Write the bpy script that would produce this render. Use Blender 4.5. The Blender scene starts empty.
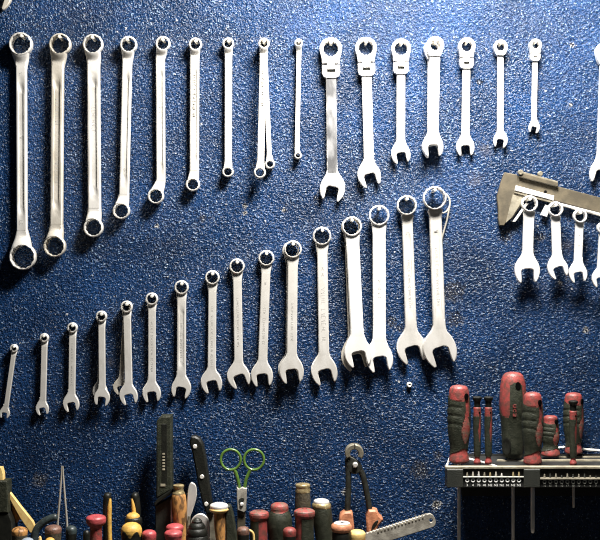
import bpy, bmesh, math, random
from math import sin, cos, pi, radians, hypot, atan2
from mathutils import Vector, noise
from mathutils.geometry import tessellate_polygon
random.seed(7)
SC = bpy.context.scene
C = SC.collection

# ---------------------------------------------------------------- scale
S = 0.0014          # metres per unit of the drawing grid on the wall
D = 1.6             # camera distance from the wall
Z0 = 1.5            # height of the camera
LEDGE = Z0 - 0.42   # top of the ledge the hand tools stand on
WALL = None

def F(w): return S * (D - w) / D
def P(x, y, w=0.0):
    f = F(w)
    return Vector(((x - 300) * f, -w, Z0 + (270 - y) * f))
def ledge_y(w): return 270 + (Z0 - LEDGE) / F(w)

# ---------------------------------------------------------------- materials
def mat(name, col, rough=0.5, metal=0.0, col2=None, nscale=60, namt=0.5, bump=0.0, bscale=300, spec=0.5,
        stretch=(1, 1, 1), coat=0.0, rvar=0.0, detail=4, lo=0.4, hi=0.62):
    m = bpy.data.materials.new(name); m.use_nodes = True
    nt = m.node_tree; N = nt.nodes; L = nt.links
    b = N['Principled BSDF']
    b.inputs['Base Color'].default_value = (*col, 1)
    b.inputs['Roughness'].default_value = rough
    b.inputs['Metallic'].default_value = metal
    b.inputs['Specular IOR Level'].default_value = spec
    b.inputs['Coat Weight'].default_value = coat
    tc = N.new('ShaderNodeTexCoord'); mp = N.new('ShaderNodeMapping')
    mp.inputs['Scale'].default_value = stretch
    L.new(tc.outputs['Object'], mp.inputs['Vector'])
    if col2 is not None:
        n = N.new('ShaderNodeTexNoise'); n.inputs['Scale'].default_value = nscale; n.inputs['Detail'].default_value = detail
        r = N.new('ShaderNodeMapRange'); r.inputs['From Min'].default_value = lo; r.inputs['From Max'].default_value = hi
        r.inputs['To Max'].default_value = namt
        x = N.new('ShaderNodeMix'); x.data_type = 'RGBA'
        x.inputs['A'].default_value = (*col, 1); x.inputs['B'].default_value = (*col2, 1)
        L.new(mp.outputs[0], n.inputs['Vector']); L.new(n.outputs['Fac'], r.inputs['Value'])
        L.new(r.outputs[0], x.inputs['Factor']); L.new(x.outputs['Result'], b.inputs['Base Color'])
        if rvar:
            q = N.new('ShaderNodeMapRange'); q.inputs['To Min'].default_value = rough; q.inputs['To Max'].default_value = rough + rvar
            L.new(r.outputs[0], q.inputs['Value']); L.new(q.outputs[0], b.inputs['Roughness'])
    if bump:
        n2 = N.new('ShaderNodeTexNoise'); n2.inputs['Scale'].default_value = bscale; n2.inputs['Detail'].default_value = 3
        bp = N.new('ShaderNodeBump'); bp.inputs['Strength'].default_value = bump; bp.inputs['Distance'].default_value = 0.002
        L.new(mp.outputs[0], n2.inputs['Vector']); L.new(n2.outputs['Fac'], bp.inputs['Height']); L.new(bp.outputs[0], b.inputs['Normal'])
    return m

M = {}
M['satin'] = mat('satin_steel', (.80, .78, .74), .40, .62, (.50, .48, .44), 55, .75, .06, 900, stretch=(1, 1, .45), rvar=.12)
M['bright'] = mat('bright_chrome', (.90, .89, .87), .36, .50, (.72, .71, .69), 60, .5, .03, 900, stretch=(1, 1, .5))
M['warm'] = mat('worn_steel', (.64, .60, .53), .42, .60, (.36, .33, .27), 48, .8, .10, 800, stretch=(1, 1, .5), rvar=.12)
M['polish'] = mat('chrome_reflections', (.92, .92, .92), .22, .85, (.25, .25, .26), 70, .8, .08, 300, stretch=(1, 1, .5))  # dark streaks paint room reflections into the chrome colour
M['mark'] = mat('stamped_mark', (.33, .32, .30), .6, .3)
M['peg'] = mat('peg_steel', (.82, .80, .74), .42, .45, (.5, .46, .38), 500, .5)
M['darksteel'] = mat('dark_steel', (0.0315, 0.03308, 0.02677), .50, .45, (0.01575, 0.01575, 0.0126), 120, .8, .15, 500)
M['oldsteel'] = mat('old_steel', (0.231, 0.21, 0.161), .48, .40, (0.112, 0.098, 0.07), 90, .8, .15, 500)
M['calsteel'] = mat('caliper_steel', (.085, .070, .045), .5, .12, (.05, .042, .028), 60, .9, .10, 500)
M['green'] = mat('green_rubber', (.0125, .0150, .0085), .55, 0, (.036, .038, .025), 170, .55, .45, 700, spec=.3)
M['black'] = mat('black_plastic', (.005, .0055, .0042), .45, 0, (.014, .0145, .011), 130, .5, .25, 600, spec=.3)
M['shadeblack'] = mat('shade_black', (.003, .003, .003), 1.0, spec=0)  # black painted for shade in handle holes, and one dark rivet
M['red'] = mat('red_plastic', (.225, .036, .032), .50, 0, (.075, .034, .026), 170, .8, .25, 500)
M['pink'] = mat('faded_red_plastic', (0.3596, 0.0558, 0.062), .46, 0, (0.1984, 0.0372, 0.0372), 140, .7, .2, 400)
M['dullred'] = mat('dirty_red', (0.24, 0.042, 0.036), .55, 0, (0.12, 0.09, 0.066), 160, .9, .3, 500)
M['yellow'] = mat('yellow_plastic', (0.544, 0.3264, 0.068), .5, 0, (0.306, 0.17, 0.0408), 170, .6, .2, 400)
M['paleyellow'] = mat('pale_yellow', (0.6192, 0.4464, 0.1728), .55, 0, (0.4752, 0.288, 0.0864), 120, .6, .1, 300)
M['orange'] = mat('orange_plastic', (0.49, 0.21, 0.049), .5, 0, (0.245, 0.098, 0.028), 120, .7, .2, 300)
M['salmon'] = mat('orange_grip', (0.4588, 0.186, 0.093), .55, 0, (0.248, 0.093, 0.0496), 110, .7, .3, 300)
M['wood'] = mat('orange_wood', (0.3844, 0.186, 0.0558), .55, 0, (0.062, 0.031, 0.0124), 150, .85, .25, 400, stretch=(1, 1, .45), lo=.48, hi=.58)
M['darkwood'] = mat('dark_wood', (0.05, 0.04, 0.0225), .6, 0, (0.0175, 0.015, 0.01), 140, .8, .4, 400)
M['brown'] = mat('brown_end', (0.143, 0.0715, 0.0495), .5, 0, (0.055, 0.033, 0.02475), 170, .8, .3, 400)
M['brass'] = mat('dull_brass', (0.434, 0.35, 0.189), .42, .6, (0.21, 0.154, 0.07), 170, .8, .2, 400)
M['rasp'] = mat('dull_tool_steel', (.36, .34, .29), .5, .3, (.18, .165, .14), 110, .8, .15, 500)
M['grass'] = mat('scissor_green', (0.075, 0.15, 0.025), .36, 0, (0.04, 0.085, 0.015), 170, .6, .1, 300, coat=.3)
M['bluegrey'] = mat('blue_grey_plastic', (0.03, 0.0425, 0.0425), .42, 0, (0.015, 0.0175, 0.0175), 150, .7, .2, 400)
M['paleblue'] = mat('pale_blue', (0.216, 0.252, 0.3), .5)
M['rack'] = mat('rack_plastic', (0.01814, 0.02016, 0.01613), .52, 0, (0.02772, 0.02898, 0.02268), 90, .6, .25, 700)
M['rackdark'] = mat('rack_recess', (0.0048, 0.0052, 0.0044), .7)
M['rackedge'] = mat('rack_rail', (0.31, 0.279, 0.2046), .5, 0, (0.1736, 0.155, 0.1116), 90, .8, .2, 500)
M['white'] = mat('white_paint', (.85, .85, .82), .5)
M['dimwhite'] = mat('worn_white_paint', (.36, .36, .32), .5, 0, (.14, .14, .12), 300, .7)
M['ledge'] = mat('ledge_wood', (.05, .04, .03), .7, 0, (.03, .025, .02), 30, .8, .2, 100)
M['floor'] = mat('floor_concrete', (.18, .18, .17), .8, 0, (.12, .12, .12), 6, .8, .1, 40)

def wall_material():
    m = bpy.data.materials.new('blue_painted_wall'); m.use_nodes = True
    nt = m.node_tree; N = nt.nodes; L = nt.links
    b = N['Principled BSDF']
    tc = N.new('ShaderNodeTexCoord')
    def mapping(scale=(1, 1, 1), rot=(0, 0, 0)):
        mp = N.new('ShaderNodeMapping'); mp.inputs['Scale'].default_value = scale; mp.inputs['Rotation'].default_value = rot
        L.new(tc.outputs['Object'], mp.inputs['Vector']); return mp.outputs[0]
    def nz(vec, scale, detail=2, rough=.5):
        n = N.new('ShaderNodeTexNoise'); n.inputs['Scale'].default_value = scale; n.inputs['Detail'].default_value = detail
        n.inputs['Roughness'].default_value = rough
        L.new(vec, n.inputs['Vector']); return n.outputs['Fac']
    def mr(v, a, c, t0=0, t1=1):
        r = N.new('ShaderNodeMapRange'); r.inputs['From Min'].default_value = a; r.inputs['From Max'].default_value = c
        r.inputs['To Min'].default_value = t0; r.inputs['To Max'].default_value = t1
        L.new(v, r.inputs['Value']); return r.outputs[0]
    def op(o, a, c):
        q = N.new('ShaderNodeMath'); q.operation = o
        for i, v in enumerate((a, c)):
            if isinstance(v, (int, float)): q.inputs[i].default_value = v
            else: L.new(v, q.inputs[i])
        return q.outputs[0]
    def mix(f, a, c):
        x = N.new('ShaderNodeMix'); x.data_type = 'RGBA'
        if isinstance(f, (int, float)): x.inputs['Factor'].default_value = f
        else: L.new(f, x.inputs['Factor'])
        for k, v in (('A', a), ('B', c)):
            if isinstance(v, tuple): x.inputs[k].default_value = (*v, 1)
            else: L.new(v, x.inputs[k])
        return x.outputs['Result']
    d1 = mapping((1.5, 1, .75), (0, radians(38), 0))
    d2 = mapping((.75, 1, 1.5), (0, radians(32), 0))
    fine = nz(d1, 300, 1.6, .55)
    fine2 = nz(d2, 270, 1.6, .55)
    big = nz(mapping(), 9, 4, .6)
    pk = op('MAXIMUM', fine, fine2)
    fleck_glint = mr(op('ADD', pk, mr(nz(mapping(), 22, 3, .6), .35, .65, -.035, .018)), WF[0], WF[1])  # pale specks: worn paint flecks, plus glossy glints painted into the colour
    blue = mix(mr(big, .35, .68), (.0021, .0120, .038), (.0050, .0280, .092))
    blue = mix(mr(op('MINIMUM', fine, fine2), .34, .46, .75, 0), blue, (.0012, .004, .015))
    paint = mix(op('MULTIPLY', fleck_glint, .80), blue, (.19, .26, .36))
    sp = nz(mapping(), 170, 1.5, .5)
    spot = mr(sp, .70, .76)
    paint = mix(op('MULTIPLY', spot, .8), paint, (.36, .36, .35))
    # chips, old nail holes and scratched places in the paint
    chips = [(203,218,4,1),(245,206,2.4,0),(245,213,2.2,0),(284,210,2.2,0),(157,226,2.2,0),(572,45,2.4,0),(571,105,2,0),
             (454,292,11,1),(455,319,9,1),(420,469,10,1),(438,455,5,1),(506,237,7,1),(540,237,5,1),(560,283,2.4,0),(586,330,3,0),
             (437,505,4,0),(392,322,6,1),(40,481,8,1),(400,328,4,1),(480,82,4,1),(475,180,9,2),(485,150,8,2),(568,246,6,2),(110,362,5,2),(345,492,3,0),(325,190,4,1),(316,198,3,1)]
    cn = nz(mapping(), 420, 3, .6)
    cn_big = nz(mapping(), 120, 3, .6)
    core = None; ring = None; rust = None
    for (px, py, r, kind) in chips:
        p = P(px, py)
        v = N.new('ShaderNodeVectorMath'); v.operation = 'DISTANCE'
        L.new(tc.outputs['Object'], v.inputs[0]); v.inputs[1].default_value = p
        d = op('DIVIDE', v.outputs['Value'], r * S)
        d = op('ADD', d, mr(cn_big if r > 3 else cn, .25, .75, -.55, .55))
        if kind == 0:
            a = mr(d, .85, .55)
            core = a if core is None else op('MAXIMUM', core, a)
            g = op('MULTIPLY', mr(d, 1.5, 1.1), mr(cn, .5, .58))
            ring = g if ring is None else op('MAXIMUM', ring, g)
        elif kind == 1:
            near = mr(d, 1.05, .6)
            a = op('MULTIPLY', near, mr(cn, .53, .46))
            core = a if core is None else op('MAXIMUM', core, a)
            g = op('MULTIPLY', near, mr(cn, .585, .64))
            ring = g if ring is None else op('MAXIMUM', ring, g)
        else:
            a = mr(d, 1.1, .3, 0, .38)
            rust = a if rust is None else op('MAXIMUM', rust, a)
    paint = mix(rust, paint, (.06, .055, .055))
    paint = mix(op('MULTIPLY', core, .92), paint, (.008, .008, .010))
    paint = mix(op('MULTIPLY', ring, .9), paint, (.40, .39, .36))
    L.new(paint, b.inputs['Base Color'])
    b.inputs['Roughness'].default_value = .34
    b.inputs['Specular IOR Level'].default_value = .22
    h = op('ADD', op('MULTIPLY', pk, 1.0), op('MULTIPLY', sp, .4))
    h = op('SUBTRACT', h, op('MULTIPLY', core, .6))
    bp = N.new('ShaderNodeBump'); bp.inputs['Strength'].default_value = .65; bp.inputs['Distance'].default_value = .006
    L.new(h, bp.inputs['Height']); L.new(bp.outputs[0], b.inputs['Normal'])
    return m
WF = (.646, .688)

# ---------------------------------------------------------------- object helpers
def empty(name, loc, label=None, cat=None, group=None):
    o = bpy.data.objects.new(name, None); C.objects.link(o)
    o.location = loc; o.empty_display_size = .01
    tag(o, label, cat, group)
    return o
def tag(o, label=None, cat=None, group=None, kind=None):
    if label: o['label'] = label
    if cat: o['category'] = cat
    if group: o['group'] = group
    if kind: o['kind'] = kind
    return o
def wloc(o):
    v = Vector((0, 0, 0))
    while o is not None:
        v += o.location; o = o.parent
    return v
def link(name, bm, m, parent=None, loc=None, smooth=40):
    """verts are in world space; the object's origin is loc, or its parent's"""
    bmesh.ops.recalc_face_normals(bm, faces=bm.faces[:])
    org = wloc(parent) if parent is not None else (Vector(loc) if loc is not None else Vector((0, 0, 0)))
    bmesh.ops.translate(bm, verts=bm.verts[:], vec=-org)
    me = bpy.data.meshes.new(name); bm.to_mesh(me); bm.free()
    me.materials.append(M[m] if isinstance(m, str) else m)
    for p in me.polygons: p.use_smooth = True
    me.set_sharp_from_angle(angle=radians(smooth))
    o = bpy.data.objects.new(name, me); C.objects.link(o)
    if parent is not None: o.parent = parent
    else: o.location = org
    return o
def bmn(): return bmesh.new()

def skin_rings(bm, rings, cap0=True, cap1=True, closed=True):
    """rings: lists of world points with equal counts"""
    vs = [[bm.verts.new(p) for p in r] for r in rings]
    n = len(vs[0])
    for a, b in zip(vs, vs[1:]):
        for i in range(n if closed else n - 1):
            j = (i + 1) % n
            bm.faces.new((a[i], a[j], b[j], b[i]))
    if cap0: bm.faces.new(vs[0][::-1])
    if cap1: bm.faces.new(vs[-1])
    return vs

def offset_poly(pts, d):
    """move a closed outline inward by d (either winding)"""
    n = len(pts)
    A = sum(pts[i][0] * pts[(i + 1) % n][1] - pts[(i + 1) % n][0] * pts[i][1] for i in range(n))
    s = 1 if A > 0 else -1
    out = []
    for i in range(n):
        p0, p1, p2 = pts[i - 1], pts[i], pts[(i + 1) % n]
        e1 = Vector((p1[0] - p0[0], p1[1] - p0[1])); e2 = Vector((p2[0] - p1[0], p2[1] - p1[1]))
        if e1.length < 1e-9 or e2.length < 1e-9: out.append(p1); continue
        e1.normalize(); e2.normalize()
        n1 = Vector((-e1.y, e1.x)) * s; n2 = Vector((-e2.y, e2.x)) * s
        b = n1 + n2
        if b.length < 1e-6: out.append(p1); continue
        b.normalize(); k = d / max(.45, b.dot(n1))
        out.append((p1[0] + b.x * k, p1[1] + b.y * k))
    return out

def plate(bm, outer, w0, w1, bev=.6, holes=(), wref=None):
    """outline in grid units, from depth w0 (back) to w1 (front), front edge eased by bev units"""
    wr = w1 if wref is None else wref
    f = F(wr)
    def pt(p, w): 
        q = P(p[0], p[1], wr); q.y = -w; return q
    loops = [list(outer)] + [list(h) for h in holes]
    fr, bk = [], []
    for k, lp in enumerate(loops):
        ins = offset_poly(lp, bev if k == 0 else -bev)
        a = [bm.verts.new(pt(p, w0)) for p in lp]
        b = [bm.verts.new(pt(p, w1 - bev * f)) for p in lp]
        c = [bm.verts.new(pt(p, w1)) for p in ins]
        n = len(lp)
        for i in range(n):
            j = (i + 1) % n
            bm.faces.new((a[i], a[j], b[j], b[i])); bm.faces.new((b[i], b[j], c[j], c[i]))
        fr.append((ins, c)); bk.append((lp, a))
    for grp in (fr, bk):
        polys = [[Vector((p[0], p[1], 0)) for p in lp] for lp, _ in grp]
        flat = [v for _, vs in grp for v in vs]
        for t in tessellate_polygon(polys):
            try: bm.faces.new([flat[i] for i in t])
            except ValueError: pass

def circ(x, y, r, n=24, ry=None, a0=0):
    ry = r if ry is None else ry
    return [(x + r * cos(a0 + 2 * pi * i / n), y + ry * sin(a0 + 2 * pi * i / n)) for i in range(n)]

def smooth_poly(pts, it=1):
    for _ in range(it):
        q = []
        n = len(pts)
        for i in range(n):
            a, b = pts[i], pts[(i + 1) % n]
            q += [(a[0] * .75 + b[0] * .25, a[1] * .75 + b[1] * .25), (a[0] * .25 + b[0] * .75, a[1] * .25 + b[1] * .75)]
        pts = q
    return pts

def tube(bm, pts, rad, seg=12, flat=1.0, caps=True):
    """pts: world points; rad: metres, one or per point; flat squeezes the depth"""
    n = len(pts)
    if isinstance(rad, (int, float)): rad = [rad] * n
    rings = []
    prev = None
    for i in range(n):
        t = (pts[min(i + 1, n - 1)] - pts[max(i - 1, 0)]).normalized()
        ref = Vector((0, -1, 0)) if abs(t.y) < .9 else Vector((0, 0, 1))
        if prev is not None: ref = prev
        u = t.cross(ref).normalized(); v = u.cross(t).normalized(); prev = v
        rings.append([pts[i] + u * (rad[i] * cos(2 * pi * k / seg)) + v * (rad[i] * flat * sin(2 * pi * k / seg)) for k in range(seg)])
    skin_rings(bm, rings, caps, caps)

def bez(pts, n=6):
    """Catmull-Rom through 3D points"""
    out = []
    m = len(pts)
    for i in range(m - 1):
        p0 = pts[max(i - 1, 0)]; p1 = pts[i]; p2 = pts[i + 1]; p3 = pts[min(i + 2, m - 1)]
        for k in range(n):
            t = k / n
            out.append(.5 * ((2 * p1) + (p2 - p0) * t + (2 * p0 - 5 * p1 + 4 * p2 - p3) * t * t + (3 * p1 - p0 - 3 * p2 + p3) * t ** 3))
    out.append(pts[-1])
    return out

def torus(bm, c, R, r, seg=40, ts=10, ry=None, axis='y'):
    rings = []
    ry = R if ry is None else ry
    for i in range(seg):
        a = 2 * pi * i / seg
        rr = []
        for k in range(ts):
            b = 2 * pi * k / ts
            q = r * cos(b)
            rr.append(c + Vector(((R + q) * cos(a), -r * sin(b), (ry + q) * sin(a))))
        rings.append(rr)
    rings.append(rings[0])
    vs = [[bm.verts.new(p) for p in rg] for rg in rings[:-1]]
    for i in range(seg):
        A, B = vs[i], vs[(i + 1) % seg]
        for k in range(ts):
            j = (k + 1) % ts
            bm.faces.new((A[k], A[j], B[j], B[k]))

def box(bm, x0, x1, y0, y1, w0, w1, wref=None, bev=.0):
    plate(bm, [(x0, y0), (x1, y0), (x1, y1), (x0, y1)], w0, w1, max(bev, .05), wref=wref)

def refine(prof, n=4):
    out = []
    m = len(prof)
    for i in range(m - 1):
        p = [prof[max(i - 1, 0)], prof[i], prof[i + 1], prof[min(i + 2, m - 1)]]
        for k in range(n):
            t = k / n
            y = p[1][0] + (p[2][0] - p[1][0]) * t
            r = .5 * (2 * p[1][1] + (p[2][1] - p[0][1]) * t + (2 * p[0][1] - 5 * p[1][1] + 4 * p[2][1] - p[3][1]) * t * t + (3 * p[1][1] - p[0][1] - 3 * p[2][1] + p[3][1]) * t ** 3)
            lo, hi = min(p[1][1], p[2][1]), max(p[1][1], p[2][1])
            out.append((y, min(max(r, lo), hi)))
    out.append(prof[-1])
    return out

def lathe(name, m, parent, x, w, prof, seg=28, lean=0.0, depth=1.0, pred=None, off=0.0, groove=None, smooth=50, piv=None, loc=None):
    """round body about a near-vertical axis. prof = [(y, r)] in grid units from top to bottom; lean = sideways
    shift (grid units per unit of height). pred(theta, t): the patch of the surface to keep (theta 0 faces the room)."""
    f = F(w)
    ys = [p[0] for p in prof]; y0, y1 = ys[0], ys[-1]
    bm = bmn()
    rows = []
    ctr = []
    for (y, r) in prof:
        c = P(x + lean * (y - y0), y, w)
        ctr.append(c)
        row = []
        for k in range(seg):
            th = 2 * pi * (k / seg) - pi
            t = (y - y0) / (y1 - y0)
            q = r * f + off
            if groove is not None: q += groove(th, t) * f
            q = max(q, 1e-5)
            row.append(c + Vector((q * sin(th), -q * cos(th) * depth, 0)))
        rows.append(row)
    if pred is None:
        skin_rings(bm, rows)
    else:
        vs = [[bm.verts.new(p) for p in r] for r in rows]
        for i in range(len(rows) - 1):
            t = ((prof[i][0] + prof[i + 1][0]) / 2 - y0) / (y1 - y0)
            for k in range(seg):
                th = 2 * pi * ((k + .5) / seg) - pi
                if pred(th, t):
                    j = (k + 1) % seg
                    bm.faces.new((vs[i][k], vs[i][j], vs[i + 1][j], vs[i + 1][k]))
        bmesh.ops.delete(bm, geom=[v for v in bm.verts if not v.link_faces], context='VERTS')
        bmesh.ops.recalc_face_normals(bm, faces=bm.faces[:])
        ed = [e for e in bm.edges if e.is_boundary]
        r = bmesh.ops.extrude_edge_only(bm, edges=ed)
        for g in r['geom']:
            if isinstance(g, bmesh.types.BMVert):
                i = min(range(len(ctr)), key=lambda q: abs(ctr[q].z - g.co.z))
                c = ctr[i]
                d = Vector((g.co.x - c.x, g.co.y - c.y, 0))
                if d.length > 1e-6: g.co -= d.normalized() * (off + .0008)
    return link(name, bm, m, parent, loc=loc, smooth=smooth)

# ---------------------------------------------------------------- spanners
def ring_mesh(cx, cy, r, w0, w1, rin=None, pts12=True):
    """a bi-hexagon ring end, thicker than the shank"""
    if rin is None: rin = max(.60 * r, r - 1.75)
    bm = bmn()
    seg = 48
    f = F(w1)
    def rr(i, base):
        if not pts12: return base
        ph = (i % 4) / 4.0
        return base * (1.0 + .085 * (1 - abs(ph - .5) * 2) - .02)
    ch = min(.22 * r, .5 * (r - rin))
    loops = []
    spec = [(lambda i: r * .84, w0), (lambda i: r, w0 + .40 * (w1 - w0)), (lambda i: r, w1 - ch * f), (lambda i: r - ch, w1),
            (lambda i: rr(i, rin) + .15, w1), (lambda i: rr(i, rin), w1 - .3 * f), (lambda i: rr(i, rin), w0)]
    for fn, w in spec:
        loop = []
        for i in range(seg):
            a = 2 * pi * i / seg
            q = P(cx + fn(i) * cos(a), cy + fn(i) * sin(a), w1); q.y = -w
            loop.append(q)
        loops.append(loop)
    loops.append(loops[0])
    vs = [[bm.verts.new(p) for p in l] for l in loops[:-1]]
    vs.append(vs[0])
    for a, b in zip(vs, vs[1:]):
        for i in range(seg):
            j = (i + 1) % seg
            bm.faces.new((a[i], a[j], b[j], b[i]))
    return bm

def neck_mesh(bm, cx, cy, R, tx, ty, ws, reach, z, lo, hb, wref, span=56, hold=.62):
    """web that runs tangentially from a ring into the shank; (tx, ty) points down the shank"""
    f = F(wref)
    nx, ny = -ty, tx
    U = 11; T = 9
    rings = []
    for k in range(T):
        t = k / (T - 1)
        q = min(1.0, t / hold); q = q * q * (3 - 2 * q)
        w = z + (lo - z) * q
        front, back = [], []
        for i in range(U):
            u = -1 + 2 * i / (U - 1)
            a = radians(span) * u
            X0, Y0 = R * .94 * sin(a), R * .94 * cos(a)
            X1, Y1 = u * ws / 2, reach
            e = t * t * (3 - 2 * t) * .35 + t * .65
            X = X0 + (X1 - X0) * e; Y = Y0 + (Y1 - Y0) * t
            edge = .28 * hb if abs(u) > .99 else 0
            p = P(cx + nx * X + tx * Y, cy + ny * X + ty * Y, wref)
            g = p.copy(); g.y = -(w + (hb - edge) * f); front.append(g)
            g = p.copy(); g.y = -(w - hb * f); back.append(g)
        rings.append(front + back[::-1])
    vs = skin_rings(bm, rings, False, False)
    for row in (vs[0], vs[-1]):
        for i in range(U - 1): bm.faces.new((row[i], row[i + 1], row[2 * U - 2 - i], row[2 * U - 1 - i]))

def shank_mesh(st, wref):
    """st: stations (x, y, half width, half thickness, w centre, panel depth), grid units and metres for w"""
    bm = bmn()
    rings = []
    n = len(st)
    f = F(wref)
    for i, (x, y, a, b, w, d) in enumerate(st):
        x0, y0 = st[max(i - 1, 0)][:2]; x1, y1 = st[min(i + 1, n - 1)][:2]
        tx, ty = x1 - x0, y1 - y0; l = hypot(tx, ty); tx /= l; ty /= l
        nx, ny = -ty, tx
        if nx < 0: nx, ny = -nx, -ny
        c = .30 * b
        g = .52 * a; e = .08 * a
        prof = [(-a + c, -b), (-a, -b + c), (-a, b - c), (-a + c, b), (-g, b), (-g + e, b - d), (g - e, b - d), (g, b), (a - c, b), (a, b - c), (a, -b + c), (a - c, -b)]
        ring = []
        for (s, q) in prof:
            p = P(x + nx * s, y + ny * s, wref); p.y = -(w + q * f)
            ring.append(p)
        rings.append(ring)
    skin_rings(bm, rings)
    return bm

def jaw_outline(cx, cy, W, hw, ang, ax, ay, g=.25):
    """open end: head circle centre, width W, shank half width hw, opening turned by ang, (ax, ay) unit vector up the shank"""
    n = hw / W
    R = [(n, .92), (n * 1.01, .76), (n * 1.12 + .012, .63), (n * 1.12 + .07, .53), (.375, .42), (.445, .30), (.487, .16), (.5, .02), (.492, -.11), (.462, -.23),
         (.42, -.33), (.365, -.42), (.325, -.465), (.285, -.47), (g + .005, -.44), (g, -.30), (g, -.10), (g - .005, 0), (g - .05, .055), (g - .13, .085)]
    pts = [(x, y) for x, y in R] + [(-x, y) for x, y in R[::-1]]
    out = []
    for (x, y) in pts:
        k = max(0.0, min(1.0, (.72 - y) / .55)); k = k * k * (3 - 2 * k)
        a = radians(ang) * k
        X = x * cos(a) - y * sin(a); Y = x * sin(a) + y * cos(a)
        # the grid has y downward: up the shank = (ax, ay), to its side = (-ay, ax) turned so +x stays at +x
        sx, sy = -ay, ax
        out.append((cx + W * (X * sx + Y * ax), cy + W * (X * sy + Y * ay)))
    return out

PEGS = []
def letters(root, sh, x, y, tx, ty, ln, h, wfront, wref, seed):
    """faint stamped characters along a shank, as shallow strokes"""
    rnd = random.Random(seed)
    bm = bmn()
    nx, ny = -ty, tx
    t = 0
    while t < ln:
        if rnd.random() < .12: t += h * .8; continue
        wd = h * rnd.uniform(.45, .62)
        kind = rnd.randrange(4)
        def stroke(a0, b0, a1, b1, th=.28):
            d = hypot(a1 - a0, b1 - b0)
            if d < 1e-6: return
            ux, uy = (a1 - a0) / d, (b1 - b0) / d
            q = [(a0 - uy * th, b0 + ux * th), (a1 - uy * th, b1 + ux * th), (a1 + uy * th, b1 - ux * th), (a0 + uy * th, b0 - ux * th)]
            plate(bm, [(x + tx * a + nx * b, y + ty * a + ny * b) for a, b in q], wfront - .0003, wfront + .00008, .02, wref=wref)
        H = h / 2
        if kind == 0: stroke(t, -H, t, H); stroke(t, H, t + wd, H)
        elif kind == 1: stroke(t, -H, t + wd, H); stroke(t + wd, -H, t + wd, H)
        elif kind == 2: stroke(t, -H, t, H); stroke(t, 0, t + wd, 0); stroke(t + wd, -H, t + wd, H)
        else: stroke(t, -H, t + wd, -H); stroke(t, H, t + wd, H); stroke(t, -H, t, H)
        t += wd + h * .35
    if len(bm.faces): link('stamped_lettering', bm, 'mark', sh)
    else: bm.free()

def peg(px, py, wend, r, label):
    bm = bmn()
    f = F(wend)
    c = P(px, py, wend)
    rows = []
    for (w, k) in ((-.004, .9), (wend - .0012, .9), (wend - .0002, .85), (wend, .55)):
        rows.append([c + Vector((r * f * k * cos(2 * pi * i / 12), wend - w, r * f * k * sin(2 * pi * i / 12))) for i in range(12)])
    skin_rings(bm, rows)
    base = Vector((c.x, 0, c.z))
    o = link('wall_peg', bm, 'peg', None, loc=base)
    tag(o, label, 'peg', 'pegs the spanners hang on')

def double_ring(label, r1, r2, ws, mids=(), m='satin', w=0.0, pegdx=-.5, panel=True, stamp=None, group='double-ring spanners', pegl=True):
    (x1, y1, R1), (x2, y2, R2) = r1, r2
    wf = w + .010 + .55 * max(R1, R2) * S + .006
    root = empty('ring_spanner', P(x1, y1, wf), label, 'spanner', group)
    lo = w + .0065
    a0 = w + .007
    for (x, y, R) in (r1, r2):
        link('hanging_ring' if y == y1 else 'ring_end', ring_mesh(x, y, R, w + .0012, a0 + .45 * R * S + .004), m, root)
    hb = ws * .30
    wr = a0 + .006
    mid = list(mids) or [(x1 + (x2 - x1) * .12, y1 + (y2 - y1) * .12), (x1 + (x2 - x1) * .88, y1 + (y2 - y1) * .88)]
    (ma, na), (mb, nb) = mid[0], mid[-1]
    # centre line: ring 1, neck, shaft, neck, ring 2
    def along(xa, ya, xb, yb, d):
        l = hypot(xb - xa, yb - ya); return (xa + (xb - xa) * d / l, ya + (yb - ya) * d / l)
    st = []
    zt = a0 + .28 * R1 * S + .0022; zb = a0 + .28 * R2 * S + .0022
    rin1 = max(.60 * R1, R1 - 1.75); rin2 = max(.60 * R2, R2 - 1.75)
    n1 = min(R1 * .74, max(ws * .58, R1 * .62)); n2 = min(R2 * .74, max(ws * .58, R2 * .62))
    pa = along(x1, y1, ma, na, R1 * 2.0); pb = along(x2, y2, mb, nb, R2 * 2.0)
    L = hypot(pb[0] - pa[0], pb[1] - pa[1])
    for k in range(0, 25):
        t = k / 24
        d = (hb * .34 if panel else 0) * max(0, min(1, (t - .10) / .05, (.90 - t) / .05))
        st.append((pa[0] + (pb[0] - pa[0]) * t, pa[1] + (pb[1] - pa[1]) * t, ws / 2, hb, lo, d))
    bm = shank_mesh(st, wr)
    for (x, y, R, q, z) in ((x1, y1, R1, pa, zt), (x2, y2, R2, pb, zb)):
        d = hypot(q[0] - x, q[1] - y)
        neck_mesh(bm, x, y, R, (q[0] - x) / d, (q[1] - y) / d, ws * .98, d + 1.5, z, lo, hb * .955, wr)
    sh = link('shank', bm, m, root)
    if stamp:
        l = L; tx, ty = (pb[0] - pa[0]) / l, (pb[1] - pa[1]) / l
        for (t0, ln) in stamp:
            dd = hb * .34 if panel and .16 < t0 < .84 else 0
            letters(root, sh, pa[0] + tx * l * t0, pa[1] + ty * l * t0, tx, ty, ln, ws * .30, lo + (hb - dd) * F(wr), wr, int(x1 * 7 + ln))
    if pegl:
        rp = min(1.7, rin1 * .48)
        peg(x1 + pegdx, y1 - rin1 + rp * .95, a0 + .45 * R1 * S + .004 + .004, rp, 'small steel peg holding up the ' + label_short(label))
    return root

def label_short(l):
    return ' '.join(l.split(',')[0].split()[:9])

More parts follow.
